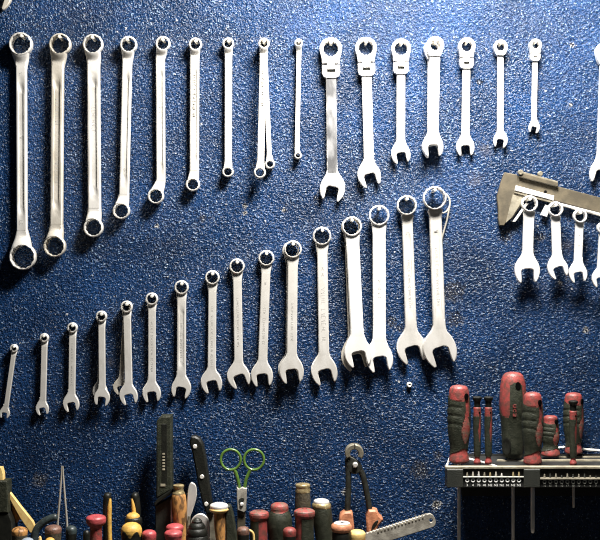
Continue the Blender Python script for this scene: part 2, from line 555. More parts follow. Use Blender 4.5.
def combo(label, r1, j, ws, ang=12, m='satin', w=0.0, pegdx=.3, bend=None, stamp=None, panel=False, group='open-and-ring spanners', pegl=True, rin=None, cat='spanner', wsj=None, rise=.40):
    (x1, y1, R1), (x2, y2, W) = r1, j
    rw0, rw1 = w + .0012, w + .0085 + rise * R1 * S
    root = empty('combination_spanner', P(x1, y1, rw1), label, cat, group)
    wr = w + .012
    link('hanging_ring', ring_mesh(x1, y1, R1, rw0, rw1, rin), m, root)
    l = hypot(x2 - x1, y2 - y1); tx, ty = (x2 - x1) / l, (y2 - y1) / l
    hb = max(1.6, ws * .26)
    lo = w + .0065
    th = hb * S * .96
    wsj = wsj or ws
    link('open_jaw', jaw_bm(x2, y2, W, wsj / 2, ang, -tx, -ty, lo - th, lo + th), m, root)
    ri = rin or max(.60 * R1, R1 - 1.75)
    zt = (rw0 + rw1) / 2 - .0006
    e = l - W * .70
    st = []
    nk = min(R1 * .80, max(ws * .56, R1 * .66))
    for (d, a, b, z) in (((R1 + ri) / 2, nk * .85, hb * .9, zt), (R1 * 1.10, nk, hb, zt - .0006), (R1 * 1.30, (nk + ws / 2) / 2, hb, (zt * .45 + lo * .55)), (R1 * 1.55, ws / 2 * 1.02, hb, lo)):
        st.append((x1 + tx * d, y1 + ty * d, a, b, z, 0))
    d0 = R1 * 1.55
    if rise < .5:
        st = []; d0 = R1 * 1.9
    for k in range(0 if rise < .5 else 1, 20):
        t = k / 20
        dp = (hb * .30 if panel else 0) * max(0, min(1, (t - .12) / .04, (.88 - t) / .04))
        d = d0 + (e - d0) * t
        st.append((x1 + tx * d, y1 + ty * d, (ws + (wsj - ws) * t) / 2, hb, lo, dp))
    st.append((x1 + tx * e, y1 + ty * e, wsj / 2 * 1.02, hb, lo, 0))
    st.append((x1 + tx * (l - W * .45), y1 + ty * (l - W * .45), wsj / 2 * 1.02, hb * .9, lo, 0))
    bm = shank_mesh(st, wr)
    if rise < .5: neck_mesh(bm, x1, y1, R1, tx, ty, ws * .98, d0 + 1.5, zt - .0004, lo, hb * .955, wr, 54)
    sh = link('shank', bm, m, root)
    if stamp:
        for (t0, ln, hh) in stamp:
            d = d0 + (e - d0) * t0
            dd = hb * .30 if panel and .14 < t0 < .86 else 0
            letters(root, sh, x1 + tx * d, y1 + ty * d, tx, ty, ln, hh, lo + (hb - dd) * F(wr), wr, int(x1 * 3 + ln * 10))
    if pegl:
        rp = min(1.8, ri * .46)
        peg(x1 + pegdx, y1 - ri + rp * .95, rw1 + .004, rp, 'small steel peg holding up the ' + label_short(label))
    return root

def jaw_bm(x, y, W, hw, ang, ax, ay, w0, w1, g=.25):
    bm = bmn()
    plate(bm, jaw_outline(x, y, W, hw, ang, ax, ay, g), w0, w1, min(.8, W * .035))
    return bm

def ratchet(label, hd, j, ws, ang=10, m='bright', flex=True, w=0.0, shm=None, wj=None, pegl=True, rin=None, pegdx=.3):
    (x1, y1, R1), (x2, y2, W) = hd, j
    root = empty('ratchet_spanner', P(x1, y1, w + .016), label, 'ratchet spanner', 'ratchet ring spanners')
    l = hypot(x2 - x1, y2 - y1); tx, ty = (x2 - x1) / l, (y2 - y1) / l
    nx, ny = ty, -tx
    if nx < 0: nx, ny = -nx, -ny
    def q(s, d): return (x1 + nx * s + tx * d, y1 + ny * s + ty * d)
    ri = rin or R1 * .73
    hole = circ(x1, y1, ri, 28)
    lo = w + .008
    hb = max(1.5, ws * .24)
    bm = bmn()
    arc = [(R1 * cos(radians(a)), R1 * sin(radians(a))) for a in range(-200, 21, 10)]   # round the top
    pts = []
    if flex:
        nb = R1 * .80; tw = R1 * .36
        for (s, d) in arc: pts.append(q(s, d))
        pts += [q(nb * 1.04, R1 * .75), q(nb * .98, R1 * 1.26), q(tw, R1 * 1.26), q(tw, R1 * 1.72), q(-tw, R1 * 1.72), q(-tw, R1 * 1.26), q(-nb * .98, R1 * 1.26), q(-nb * 1.04, R1 * .75)]
    else:
        for (s, d) in arc: pts.append(q(s, d))
        pts += [q(R1 * .86, R1 * .65), q(R1 * .70, R1 * 1.02), q(ws * .55, R1 * 1.22), q(-ws * .55, R1 * 1.22), q(-R1 * .70, R1 * 1.02), q(-R1 * .86, R1 * .65)]
    plate(bm, pts, w + .003, w + .0135, .35, [hole])
    head = link('ratchet_head', bm, m, root)
    gear = link('ratchet_socket', ring_mesh(x1, y1, ri * 1.06, w + .0035, w + .0126, ri * .90), 'satin', head)
    e0 = R1 * 1.2
    if flex:
        bm = bmn()
        bw = R1 * .80
        a, b2 = R1 * 1.46, R1 * 2.62
        o = [q(-bw, a), q(bw, a), q(bw, b2 - R1 * .45), q(bw * .86, b2 - R1 * .15), q(bw * .5, b2), q(-bw * .5, b2), q(-bw * .86, b2 - R1 * .15), q(-bw, b2 - R1 * .45)]
        sw = R1 * .36
        sl = [q(-sw, R1 * 1.80), q(sw, R1 * 1.80), q(sw, R1 * 2.10), q(-sw, R1 * 2.10)]
        # fork seen from the front: a cross plate with a slot, and two cheeks
        plate(bm, o, w + .0035, w + .0130, .35, [sl])
        fork = link('flex_joint', bm, m, root)
        bm = bmn()
        pc = [q(-sw * .9, R1 * 1.90), q(sw * .9, R1 * 1.90), q(sw * .9, R1 * 2.04), q(-sw * .9, R1 * 2.04)]
        plate(bm, pc, w + .004, w + .009, .1)
        link('joint_pin', bm, 'darksteel', fork)
        e0 = b2 - R1 * .3
    th = hb * S * .96
    link('open_jaw', jaw_bm(x2, y2, W, ws / 2, ang, -tx, -ty, lo - th, lo + th), m, root)
    st = []
    e = l - W * .70
    for k in range(16):
        t = k / 15
        d = e0 + (e - e0) * t
        st.append((x1 + tx * d, y1 + ty * d, ws / 2, hb, lo, 0))
    d = l - W * .45
    st.append((x1 + tx * d, y1 + ty * d, ws / 2, hb * .9, lo, 0))
    link('shank', shank_mesh(st, w + .012), shm or m, root)
    if pegl:
        rp = min(1.9, ri * .27)
        peg(x1 + pegdx, y1 - ri + rp * .80, w + .0175, rp, 'small steel peg holding up the ' + label_short(label))
    return root

# ---------------------------------------------------------------- the setting
bm = bmn()
bmesh.ops.create_cube(bm, size=1)
for v in bm.verts: v.co = Vector((v.co.x * 3.2, v.co.y * .12 + .06, v.co.z * 2.8 + 1.4))
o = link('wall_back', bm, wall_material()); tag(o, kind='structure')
bm = bmn()
bmesh.ops.create_cube(bm, size=1)
for v in bm.verts: v.co = Vector((v.co.x * 3.2, v.co.y * 3.0 - 1.5 + .12, v.co.z * .1 - .05))
o = link('floor', bm, 'floor'); tag(o, kind='structure')
bm = bmn()
bmesh.ops.create_cube(bm, size=1)
for v in bm.verts: v.co = Vector((v.co.x * 1.3, v.co.y * .17 - .085, v.co.z * .035 + LEDGE - .0175))
bmesh.ops.bevel(bm, geom=bm.edges[:], offset=.003, segments=2, affect='EDGES')
o = link('trim_1', bm, 'ledge'); tag(o, kind='structure')

# ---------------------------------------------------------------- top row: double-ring spanners
double_ring('longest double-ring spanner of the top row, with a deep grooved shank', (20, 43.7, 11.6), (22, 256.7, 13.2), 10.4, [(20.4, 70), (21, 228)], 'satin', stamp=[(.03, 4), (.42, 4), (.94, 5)], pegdx=1.2)
double_ring('second-longest double-ring spanner of the top row, broad grey oval-panelled shank', (59.5, 43.8, 10.8), (54.2, 246.2, 10.8), 12, [(56.3, 70), (56.2, 220)], 'warm', stamp=[(.2, 30), (.6, 20)], pegdx=-.4)
double_ring('third-longest double-ring spanner of the top row, with a broad bright flat shank', (92.5, 43.8, 10), (93, 227.5, 9.6), 12.4, [(92.9, 68), (94, 205)], 'satin', stamp=[(.3, 24)], pegdx=-.4)
double_ring('double-ring spanner with twelve-point rings, fourth-longest of the top row', (128.2, 44.2, 8.4), (121, 210.7, 8.4), 9.4, [(126.6, 62), (124.2, 190)], 'satin', stamp=[(.2, 5), (.8, 12)], pegdx=-1.2)
double_ring('double-ring spanner whose lower ring kicks sideways, fifth-longest of the top row', (162.7, 43.2, 7.4), (155.6, 195.8, 8), 8.8, [(159.8, 58), (160.6, 180)], 'satin', stamp=[(.2, 40)], pegdx=0)
double_ring('double-ring spanner with a rust tinge above its lower ring, sixth-longest of the top row', (195.2, 44, 6.6), (192.7, 184.2, 7), 9, [(194.4, 56), (194, 170)], 'satin', stamp=[(.15, 40)], pegdx=.5)
double_ring('plain slim double-ring spanner with two stamped ovals, seventh-longest of the top row', (228.1, 43.2, 5.8), (227.8, 171.5, 5.6), 7.2, [(228.2, 54), (228, 160)], 'satin', stamp=[(.12, 4), (.45, 4)], panel=False, pegdx=.6)
double_ring('front double-ring spanner of the two sharing one peg in the top row', (263.8, 43.2, 5.6), (259.8, 172.3, 5.9), 6.8, [(263.2, 54), (260.6, 160)], 'satin', w=.011, stamp=[(.15, 36)], pegdx=.2)
double_ring('thin double-ring spanner leaning out behind another on the same peg', (264.2, 43.6, 4.8), (270, 163.8, 4.9), 4.8, [(264.8, 54), (269, 152)], 'satin', panel=False, pegl=False)
double_ring('shortest and thinnest double-ring spanner of the top row', (298.6, 42.7, 4.2), (298, 155.3, 3.7), 4.7, [(299, 52), (296.8, 146)], 'satin', panel=False, pegdx=0)

# ---------------------------------------------------------------- top row: ratchet spanners
ratchet('longest flex-head ratchet spanner, with a mottled polished shank', (330.8, 48.6, 11.2), (332.5, 188.5, 25), 10.4, -12, 'bright', shm='polish')
ratchet('second-longest flex-head ratchet spanner, with a clean white-bright shank', (366, 47.7, 10.8), (369.4, 175.5, 23), 9.8, 16)
ratchet('third-longest flex-head ratchet spanner, hanging beside the pair of plain ratchet heads', (401.2, 48.4, 9.8), (400.9, 154, 19), 8.4, 12)
ratchet('stiff-headed ratchet spanner in front of its twin on the same peg', (435.4, 45, 8.8), (433.2, 146.5, 20.5), 10.2, 5, flex=False, w=.012, rin=5.5)
ratchet('ratchet spanner almost hidden behind its twin on the same peg', (432.8, 48.5, 8.8), (432.2, 147.5, 20), 9.6, 12, flex=False, pegl=False, rin=5.5)
ratchet('flex-head ratchet spanner beside a hook-shaped paint scratch, fourth-longest of its kind', (467, 46, 8.6), (465.5, 147, 18), 7.8, 5, rin=5.7)
ratchet('stiff-headed slim ratchet spanner hanging alone, with a small plain round head', (500.8, 46.6, 7), (500.6, 140.5, 14.2), 6.2, -8, flex=False, rin=4.5)
ratchet('shortest flex-head ratchet spanner, with a tiny jaw', (535.8, 44.8, 6.1), (534.3, 127.5, 11), 5.3, -10, rin=3.8)
ratchet('ratchet spanner cut off by the edge above the caliper', (606.5, 51.5, 10.2), (602.6, 172.6, 24), 11, -15, flex=False)

# ---------------------------------------------------------------- lower row: open-and-ring spanners, rising
combo('shortest open-and-ring spanner, tilted, at the low end of the rising row', (13.5, 348.5, 4.1), (4.3, 413.5, 10), 4.6, 2, 'satin', pegdx=0)
combo('second-shortest open-and-ring spanner of the rising row', (43.8, 338, 4.6), (42, 409, 12.8), 5.9, 12, 'satin', pegdx=-.4)
combo('third-shortest open-and-ring spanner of the rising row, with a worn brownish jaw', (72, 327.8, 5.2), (70.9, 404, 16), 6.8, 12, 'satin', stamp=[(.1, 44, 1.6)])
combo('fourth-shortest open-and-ring spanner, in front of a twin that shows only its jaw', (101, 316.4, 5.6), (101.7, 398.4, 15.5), 6.6, -8, 'satin', w=.007)
combo('twin spanner hidden behind another, only its jaw edges showing', (101, 316.8, 5.2), (99.9, 391.5, 14.5), 5.8, 10, 'satin', pegl=False)
combo('open-and-ring spanner in front of a shorter one leaning out from the same peg', (126.3, 306.8, 6), (128.4, 396, 18), 7.4, 12, 'satin', w=.007)
combo('thin short open-and-ring spanner leaning out behind a longer one', (125.6, 307.5, 5), (120.3, 387.5, 14), 4.6, 20, 'warm', pegl=False)
combo('open-and-ring spanner hanging straight above the tall dark sheath, sixth-shortest of the rising row', (151.5, 299, 6.3), (151.5, 393.5, 18.2), 7.4, 6, 'satin', stamp=[(.15, 50, 1.8)])
combo('seventh-shortest open-and-ring spanner of the rising row, with a ridged panelled shank', (181.3, 287.4, 7.1), (181, 389, 19.4), 8.8, -10, 'satin', panel=True, stamp=[(.3, 34, 2)])
combo('open-and-ring spanner hanging above the black riveted knife, eighth-shortest of the rising row', (212.2, 277.5, 7.2), (211.4, 382.8, 21), 8, 14, 'satin', stamp=[(.2, 60, 2)])
combo('open-and-ring spanner whose jaw nearly touches the tilted one beside it', (236.9, 266.2, 7.6), (238.7, 377, 22.6), 8.6, 20, 'satin', stamp=[(.2, 50, 2)])
combo('open-and-ring spanner tilting toward its neighbour, with a brownish jaw', (266.3, 258, 7.9), (262, 376, 22), 9, 8, 'satin', stamp=[(.1, 3, 2), (.4, 36, 2.4)])
combo('open-and-ring spanner with a doubled ring, in front of a twin, beside the tall plain one', (292.9, 249.3, 8.8), (291.6, 371.5, 24.4), 10, 8, 'satin', w=.011, stamp=[(.4, 40, 2)])
combo('twin spanner mostly covered by the doubled-ring one in front', (290.8, 250, 8.4), (290.2, 370.5, 23.6), 9.2, 14, 'satin', pegl=False)
combo('open-and-ring spanner with large stamped lettering, fifth-longest of the rising row', (322, 236, 9.2), (324.3, 371.8, 26.2), 10.4, 14, 'satin', stamp=[(.14, 2, 2), (.2, 2, 2), (.34, 36, 4), (.74, 5, 3.6), (.84, 5, 3.6)], pegdx=.6)
combo('bright spanner in front of a worn twin, overlapping the wide-shanked one beside it', (352, 226.3, 9.8), (358.2, 353.8, 27), 13, 10, 'bright', w=.009)
combo('worn twin spanner behind the bright overlapping one, its jaw tip poking out', (350.6, 227, 9.4), (355, 357, 27), 12.4, 14, 'warm', pegl=False)
combo('bright wide-shanked spanner whose jaw covers the next jaw tip, third-longest of the rising row', (379.2, 215.2, 10.2), (379.6, 359, 27), 12.8, 10, 'bright', w=.006, stamp=[(.42, 22, 3)])
combo('second-longest open-and-ring spanner, with a stamped recessed panel', (407, 205.3, 10), (411.9, 349, 29.5), 10.6, 14, 'satin', panel=True, rise=.62, stamp=[(.08, 3, 3), (.36, 60, 2.4)], wsj=11.4)
combo('longest and biggest open-and-ring spanner, at the high end of the rising row', (435, 198, 11.7), (440.3, 350, 33), 12.2, 16, 'satin', panel=True, rise=.62, w=.008, stamp=[(.1, 4, 3), (.28, 70, 2.8)])
# wire loop behind the biggest spanner
root = empty('wire_hook', P(441, 202, .006), 'thin bent wire loop showing behind the biggest spanner ring', 'wire hook')
bm = bmn()
pts = [P(441 + 9 * cos(radians(a)), 203 + 10.5 * sin(radians(a)), .006) for a in range(100, -95, -15)]
tube(bm, pts, .9 * S, 8); link('hanging_loop', bm, 'warm', root)
bm = bmn()
tube(bm, [P(449.8, 205, .006), P(447, 220, .005), P(440.5, 243, .004)], .9 * S, 8); link('leg', bm, 'warm', root)

# spanners hanging under the caliper
combo('largest of the short spanners hanging in front of the caliper', (530, 203.6, 8.2), (527.6, 271, 25), 10.4, 6, 'bright', w=.016, stamp=[(.3, 3, 2), (.5, 3, 2)], rise=.62, group='short spanners below the caliper')
combo('tilted short spanner hanging in front of the caliper with no neighbour touching its jaw', (556, 209, 7.5), (558.2, 268.8, 20), 9, 18, 'bright', w=.016, rise=.62, group='short spanners below the caliper')
combo('short spanner below the caliper whose ring overlaps the bright depth rod', (580.6, 216, 6.9), (578.4, 273.8, 18), 8, 12, 'bright', w=.016, stamp=[(.2, 2, 1.6), (.5, 2, 1.6)], rise=.62, group='short spanners below the caliper')
combo('short spanner below the caliper cut off by the edge', (604, 228, 6.2), (601, 279, 17), 7, 12, 'bright', w=.016, rise=.62, group='short spanners below the caliper')
# jaw that hangs in from above
combo('spanner above the frame corner of which only the open jaw tips show', (2, -130, 9), (-1.5, -4, 25), 10, -16, 'warm')

# ---------------------------------------------------------------- vernier caliper
root = empty('vernier_caliper', P(512, 190, .010), 'old tarnished vernier caliper hanging slanted behind the short spanners', 'caliper')
def cal(name, pts, w0, w1, m, bev=.4, holes=(), parent=None):
    bm = bmn(); plate(bm, pts, w0, w1, bev, holes, wref=.010)
    return link(name, bm, m, parent or root)
sl = .265
cal('beam', [(508, 173.2), (557, 186), (690, 186 + 133 * sl), (690, 186 + 133 * sl + 15.6), (565, 203.2), (512, 190)], .004, .0095, 'calsteel', .5)
cal('fixed_jaw', [(504.7, 172.3), (517.3, 174.7), (519, 190), (525.4, 198.7), (512.2, 218.7), (506.7, 220.7), (504.3, 225.5), (499.4, 225.5), (498.2, 218.7), (498.2, 207), (497, 196), (501.3, 181.3)], .0035, .0108, 'calsteel', .6)
cal('jaw_face', [(512.5, 194.5), (524, 198.6), (511.8, 217.6), (505.5, 223)], .009, .0118, 'oldsteel', .3)
cal('sliding_jaw', [(526.4, 202.5), (528.6, 203.5), (515.6, 221.6), (512.8, 221.6)], .004, .0095, 'bright', .2)
cal('jaw_tip', [(545.6, 204.6), (549.4, 206.4), (547.2, 217), (541, 215)], .004, .0095, 'bright', .3)
cal('upper_rail', [(519, 172.3), (557.4, 182.6), (557.6, 187.2), (518.6, 177.2)], .009, .0145, 'calsteel', .6)
cal('upper_rail_edge', [(521.5, 171.5), (557.2, 181.4), (557.4, 182.8), (521, 173)], .006, .013, 'oldsteel', .25)
cal('rail_knob', circ(520, 172.6, 2.6, 16), .009, .0165, 'oldsteel', .5)
cal('vernier_plate', [(515.5, 185.6), (553.6, 196), (553, 200.6), (514.4, 190.6)], .009, .0140, 'bright', .4)
cal('vernier_lip', [(514.4, 191.1), (553, 201.1), (552.6, 203.4), (514.2, 193.2)], .008, .0125, 'oldsteel', .3)
cal('lock_screw', circ(540.2, 173.8, 2.6, 16), .006, .0125, 'oldsteel', .6)
cal('rivet', circ(545.5, 191.8, 1.5, 12), .009, .0102, 'shadeblack', .2)
bm = bmn(); tube(bm, [P(553, 202.8, .008), P(690, 202.8 + 137 * .25, .008)], 1.7 * S, 10); link('depth_rod', bm, 'satin', root)
for (px, py, t) in ((521, 179.6, 'jaw'), (640, 214, 'bar')):
    peg(px, py + (0 if t == 'bar' else 20), .016 if t == 'bar' else .0035, 1.4, 'steel pin under the caliper ' + t)

# a round-headed screw in the wall
root = empty('wall_screw', P(409.5, 385, 0), 'small pale screw head in the blue wall under the second-longest spanner', 'screw')
bm = bmn(); plate(bm, circ(409.5, 385, 2.7, 18), -.003, .005, .7, [circ(409.7, 384.8, .9, 10)]); link('screw_head', bm, 'peg', root)
bm = bmn(); plate(bm, circ(409.7, 384.8, 1.0, 10), -.003, .003, .1); link('screw_recess', bm, 'darksteel', root)

# ---------------------------------------------------------------- tool rack with drivers
WR = .12
rk = empty('screwdriver_rack', P(540, 476, .06), 'black wall rack with pale rails holding red and green screwdrivers and bits', 'tool rack')
ztop = (467 - 270) * F(WR)          # drop of the rack top below the camera
def ry(z, w): return 270 + z / F(w)
X1 = 690
def rb(name, x0, x1, y0, y1, w0, w1, m, parent=None, bev=.3):
    bm = bmn(); box(bm, x0, x1, y0, y1, w0, w1, bev=bev); return link(name, bm, m, parent or rk)
rb('front_rail', 445.5, X1, 466.6, 468.8, .112, WR, 'rackedge')
rb('front_panel', 447, X1, 468.8, 487.4, .110, .1165, 'rackdark')
rb('end_block', 447, 463.2, 469.4, 487.6, .100, .1215, 'rack', bev=.6)
rb('middle_block', 524, 540.2, 469.4, 487.6, .100, .1215, 'rack', bev=.6)
rb('label_strip', 463.2, 524, 477.6, 487.4, .1150, .1185, 'rackdark')
rb('label_strip', 540.2, 602, 479.8, 487.4, .1150, .1180, 'rackdark')
rb('bit_shelf', 463.2, 524, 476.6, 477.8, .112, .1205, 'dimwhite')
rb('bit_shelf', 540.2, 602, 478.0, 479.6, .112, .1205, 'rackedge')
# top deck and back rails, laid out in depth
def deck(name, x0, x1, w0, w1, dz0, dz1, m):
    """slab between depths w0..w1, heights (below the rack top) dz0..dz1 in metres"""
    bm = bmn()
    xa = (x0 - 300) * F(WR); xb = (x1 - 300) * F(WR)
    zt = Z0 - ztop
    vs = []
    for x, k in ((xa, 1), (xb, 0)):
        x_ = x
        # the free end is cut aslant, narrower at the wall
        def X(w): return x_ + k * .30 * (WR - w)
        vs.append([Vector((X(w0), -w0, zt - dz1)), Vector((X(w1), -w1, zt - dz1)), Vector((X(w1), -w1, zt - dz0)), Vector((X(w0), -w0, zt - dz0))])
    skin_rings(bm, vs)
    bmesh.ops.bevel(bm, geom=bm.edges[:], offset=.0006, segments=2, affect='EDGES')
    return link(name, bm, m, rk)
deck('top_deck', 446, X1, .004, .1085, .004, .009, 'rackdark')
deck('back_rail', 490, X1, .046, .053, .0022, .006, 'rackedge')
deck('rear_rail', 553, X1, .018, .023, .0022, .006, 'rackedge')
deck('wall_plate', 447, X1, .0, .006, .002, .060, 'rackdark')
# bits, rings and numerals
def text_mesh(body, x, y, h, w, parent, m, name):
    cu = bpy.data.curves.new('t', 'FONT'); cu.body = body; cu.size = h * F(w) * 1.35; cu.align_x = 'CENTER'; cu.extrude = .0002
    t = bpy.data.objects.new('t', cu); C.objects.link(t)
    dg = bpy.context.evaluated_depsgraph_get(); dg.update()
    me = bpy.data.meshes.new_from_object(t.evaluated_get(dg))
    C.objects.unlink(t); bpy.data.objects.remove(t)
    p = P(x, y, w)
    for v in me.vertices:
        a = v.co.copy(); v.co = Vector((p.x + a.x, p.y - a.z, p.z + a.y)) - wloc(parent)
    me.materials.clear(); me.materials.append(M[m])
    o = bpy.data.objects.new(name, me); C.objects.link(o); o.parent = parent
    return o
ORD = ['first', 'second', 'third', 'fourth', 'fifth', 'sixth', 'seventh', 'eighth', 'ninth', 'tenth']
txt1 = ['3', '4', '70', '40', 'N2', 'N2', 'N2', 'N', 'N2', 'N2']
txt2 = ['10', '15', '15', '10', '17', '10', '10', '4', '6', '7']
for bay, (x0, st, yb, hts) in enumerate(((467.2, 5.75, 476.6, [4.2, 5, 5.2, 4.4, 4.2, 5, 3.6, 0, 4.8, 4.8]), (544.5, 5.72, 478.0, [4, 4.4, 4.4, 2.6, 4.4, 3.6, 4, 4.2, 2.4, 2.2]))):
    for i in range(10):
        x = x0 + i * st
        if hts[i]:
            w = .1150
            b = empty('driver_bit', P(x, yb, w), ('%s small steel bit along the %s bay of the rack' % (ORD[i], ('clearly numbered', 'faintly numbered')[bay])), 'driver bit', 'bits in the rack')
            bm = bmn()
            f = F(w)
            rows = []
            h = hts[i]
            for (yy, r) in ((yb + 1.2, 1.15), (yb - h * .45, 1.15), (yb - h * .55, .75), (yb - h * .9, .8), (yb - h, .45)):
                c = P(x, yy, w + .0035)
                rows.append([c + Vector((r * f * cos(2 * pi * k / 6 + .5), r * f * .9 * sin(2 * pi * k / 6 + .5), 0)) for k in range(6)])
            skin_rings(bm, rows)
            link('bit_shaft', bm, ['oldsteel', 'warm', 'satin', 'oldsteel', 'brass', 'warm', 'satin', 'warm', 'brass', 'brass'][i] if bay == 0 else ['oldsteel', 'darksteel'][i % 2], b)
        yr = (480.3, 481.7)[bay]
        mm = ('white', 'dimwhite')[bay]
        bm = bmn(); torus(bm, P(x, yr, .1187 - .0005 * bay), 1.6 * F(.118), .62 * F(.118), 20, 6); link('socket_ring', bm, mm, rk)
        text_mesh((txt1, txt2)[bay][i], x, (486.2, 486.6)[bay], (2.4, 2.1)[bay], .1187 - .0005 * bay, rk, mm, 'number_mark')

def sub_oval(th, t, tc, hc, rt, rh): return ((th - tc) / rt) ** 2 + ((t - hc) / rh) ** 2 < 1
def wrap(a): return (a + pi) % (2 * pi) - pi

def big_driver(label, x, top, bot, wd, w, turn=0.0, style='side', blade=None, lean=0.0, prof=None):
    root = empty('screwdriver', P(x, bot, w), label, 'screwdriver', 'screwdrivers in the wall rack')
    H = bot - top
    R = wd / 2
    pr = prof or [(0, .30), (.012, .62), (.04, .80), (.09, .88), (.16, .92), (.26, .97), (.38, 1.0), (.50, 1.0), (.62, .94), (.74, .83), (.82, .76), (.87, .77), (.92, .85), (.965, .90), (.99, .86), (1.0, .70)]
    base = refine([(top + t * H, R * r) for t, r in pr], 7)
    def core_groove(th, t):
        a = wrap(th - turn)
        return -.8 if -2.1 < a < .25 and .2 < t < .58 else 0
    lathe('handle_core', 'red', root, x, w, base, 48, lean=lean, depth=.92, groove=core_groove if style == 'side' else None)
    if style == 'side':
        def grip(th, t):
            a = wrap(th - turn)
            if t < .15 + .05 * cos(a): return False
            if t > .80 + .10 * abs(sin((a - .5) * .5)): return False
            if sub_oval(a, t, .60, .57, .50, .175): return False
            if t < .40 and abs(a - (.85 - .6 * (t - .15))) < .30: return False
            return True
        def groove(th, t):
            a = wrap(th - turn)
            g = 0
            if -2.0 < a < .15:
                for c in (.28, .39, .50):
                    d = (t - c - .012 * sin(a * 2)) / .014
                    g -= .75 * math.exp(-d * d)
            return g
        link_hole = (.62, .14)
        lathe('grip', 'green', root, x, w, base, 64, lean=lean, depth=.92, pred=grip, off=.0007, groove=groove)
        lathe('inlay', 'dullred', root, x, w, base, 64, lean=lean, depth=.92, pred=lambda th, t: sub_oval(wrap(th - turn), t, .60, .57, .46, .163), off=.0006)
    else:
        def grip(th, t):
            a = wrap(th - turn)
            if t > .52 + .03 * cos(2 * a): return True
            if t > .17 and abs(a) < .52: return True
            if t <= .17 and (a / .52) ** 2 + ((t - .17) / .06) ** 2 < 1: return True
            if a > .52 and t > .40 + .1 * (1.3 - a): return True
            if a < -.52 and t > .52 - .16 * max(0, abs(a + .95) - .25) : return True
            return False
        link_hole = (.12, .15)
        lathe('grip', 'green', root, x, w, base, 64, lean=lean, depth=.92, pred=grip, off=.0007)
    # hanging hole not cut: shade inside it is painted as a black disc
    th, t = link_hole
    th += turn
    f = F(w)
    rloc = R * .90
    c = P(x, top + t * H, w) + Vector((rloc * f * sin(th), -rloc * f * .92 * cos(th), 0))
    bm = bmn()
    u = Vector((cos(th), sin(th), 0)); nrm = Vector((sin(th), -cos(th), 0))
    rows = []
    for (q, k) in ((-.003, .8), (.0006, 1.0), (.0019, 1.0), (.0019, .8), (.0018, .5)):
        rows.append([c + nrm * q + u * (k * R * .20 * f * cos(2 * pi * i / 18)) + Vector((0, 0, k * R * .30 * f * sin(2 * pi * i / 18))) for i in range(18)])
    skin_rings(bm, rows); link('hanging_hole_shade', bm, 'shadeblack', root)
    if blade:
        y1, r = blade
        lathe('blade', 'satin', root, x, w, [(bot - 1, r), (y1 - 6, r), (y1 - 1, r * .9), (y1, r * .5)], 12)
    return root

def small_driver(label, x, top, bot, w, blade=None):
    root = empty('precision_screwdriver', P(x, bot, w), label, 'screwdriver', 'precision screwdrivers in the wall rack')
    H = bot - top
    def Y(t): return top + t * H
    lathe('swivel_cap', 'black', root, x, w, [(Y(0), 3.6), (Y(.01), 4.6), (Y(.035), 4.7), (Y(.05), 4.2), (Y(.06), 3.4), (Y(.10), 3.1), (Y(.165), 3.2)], 24)
    base = refine([(Y(.155), 3.0), (Y(.165), 3.7), (Y(.25), 3.7), (Y(.45), 3.7), (Y(.62), 3.35), (Y(.85), 3.0), (Y(.895), 2.6), (Y(.905), 2.4), (Y(.93), 2.8), (Y(.97), 3.6), (Y(1), 3.3)], 5)
    lathe('handle_core', 'red', root, x, w, base, 36)
    def grip(th, t):
        if t < .12 + .05 * cos(th + .8): return False
        if t > .86: return False
        if sub_oval(th, t, .62, .40, .46, .19): return False
        if t < .3 and abs(th - .7) < .22: return False
        return True
    lathe('grip', 'green', root, x, w, base, 48, pred=grip, off=.0005)
    f = F(w)
    bm = bmn()
    c = P(x + 1.6, Y(.235), w) + Vector((0, -3.5 * f * .9, 0))
    rows = [[c + Vector((k * 1.0 * f * cos(2 * pi * i / 12), -q, k * 1.0 * f * sin(2 * pi * i / 12))) for i in range(12)] for q, k in ((-.002, .9), (.0006, 1), (.0006, .7))]
    skin_rings(bm, rows); link('pocket_hole_shade', bm, 'shadeblack', root)  # pocket hole's inner shade painted as a small black disc
    if blade: lathe('blade', 'oldsteel', root, x, w, [(bot - 1, blade[1]), (blade[0], blade[1])], 10)
    return root

big_driver('big ridged screwdriver at the free end of the rack, left of two slim ones'.replace(' left of', ' beside'), 459, 385, 462.5, 22.4, .092, blade=(590, 1.6))
small_driver('slim precision screwdriver next to the big ridged one at the rack end', 477.2, 396.5, 464, .098)
small_driver('slim precision screwdriver between its twin and the tallest handle', 488.4, 396.5, 464, .098)
tall = big_driver('tallest and thickest screwdriver handle, red topped with green tongue and large hole', 513, 372, 458, 27, .045, style='front', turn=.10, blade=(640, 1.7),
           prof=[(0, .30), (.012, .56), (.04, .74), (.09, .86), (.16, .93), (.26, .98), (.36, 1.0), (.46, .96), (.56, .88), (.66, .82), (.76, .80), (.86, .78), (.94, .72), (.985, .60), (1.0, .50)])
# red raised characters on the tall handle, one above another
bm = bmn()
wz = .05
def bar(x0, y0, x1, y1): box(bm, x0, x1, y0, y1, wz - .0022, wz + .0004, wref=wz)
x0 = 512.9
for k, segs in enumerate(([(0, 0, 3.4, .8), (0, 0, .9, 3), (0, 2.4, 3.4, 3.2)], [(0, 0, .9, 3.2), (2.6, 0, 3.4, 3.2), (0, 0, 3.4, .8)], [(0, 0, .8, 3.2), (1.4, .6, 2.1, 3.2), (2.7, 0, 3.5, 3.2), (0, 2.5, 3.5, 3.3)])):
    wz = .045 + .92 * 13.5 * (.99, .965, .925)[k] * F(.045) + .0011
    for s in segs: bar(x0 + s[0], 404.5 + k * 4.4 + s[1], x0 + s[2], 404.5 + k * 4.4 + s[3])
link('raised_lettering', bm, 'red', tall)
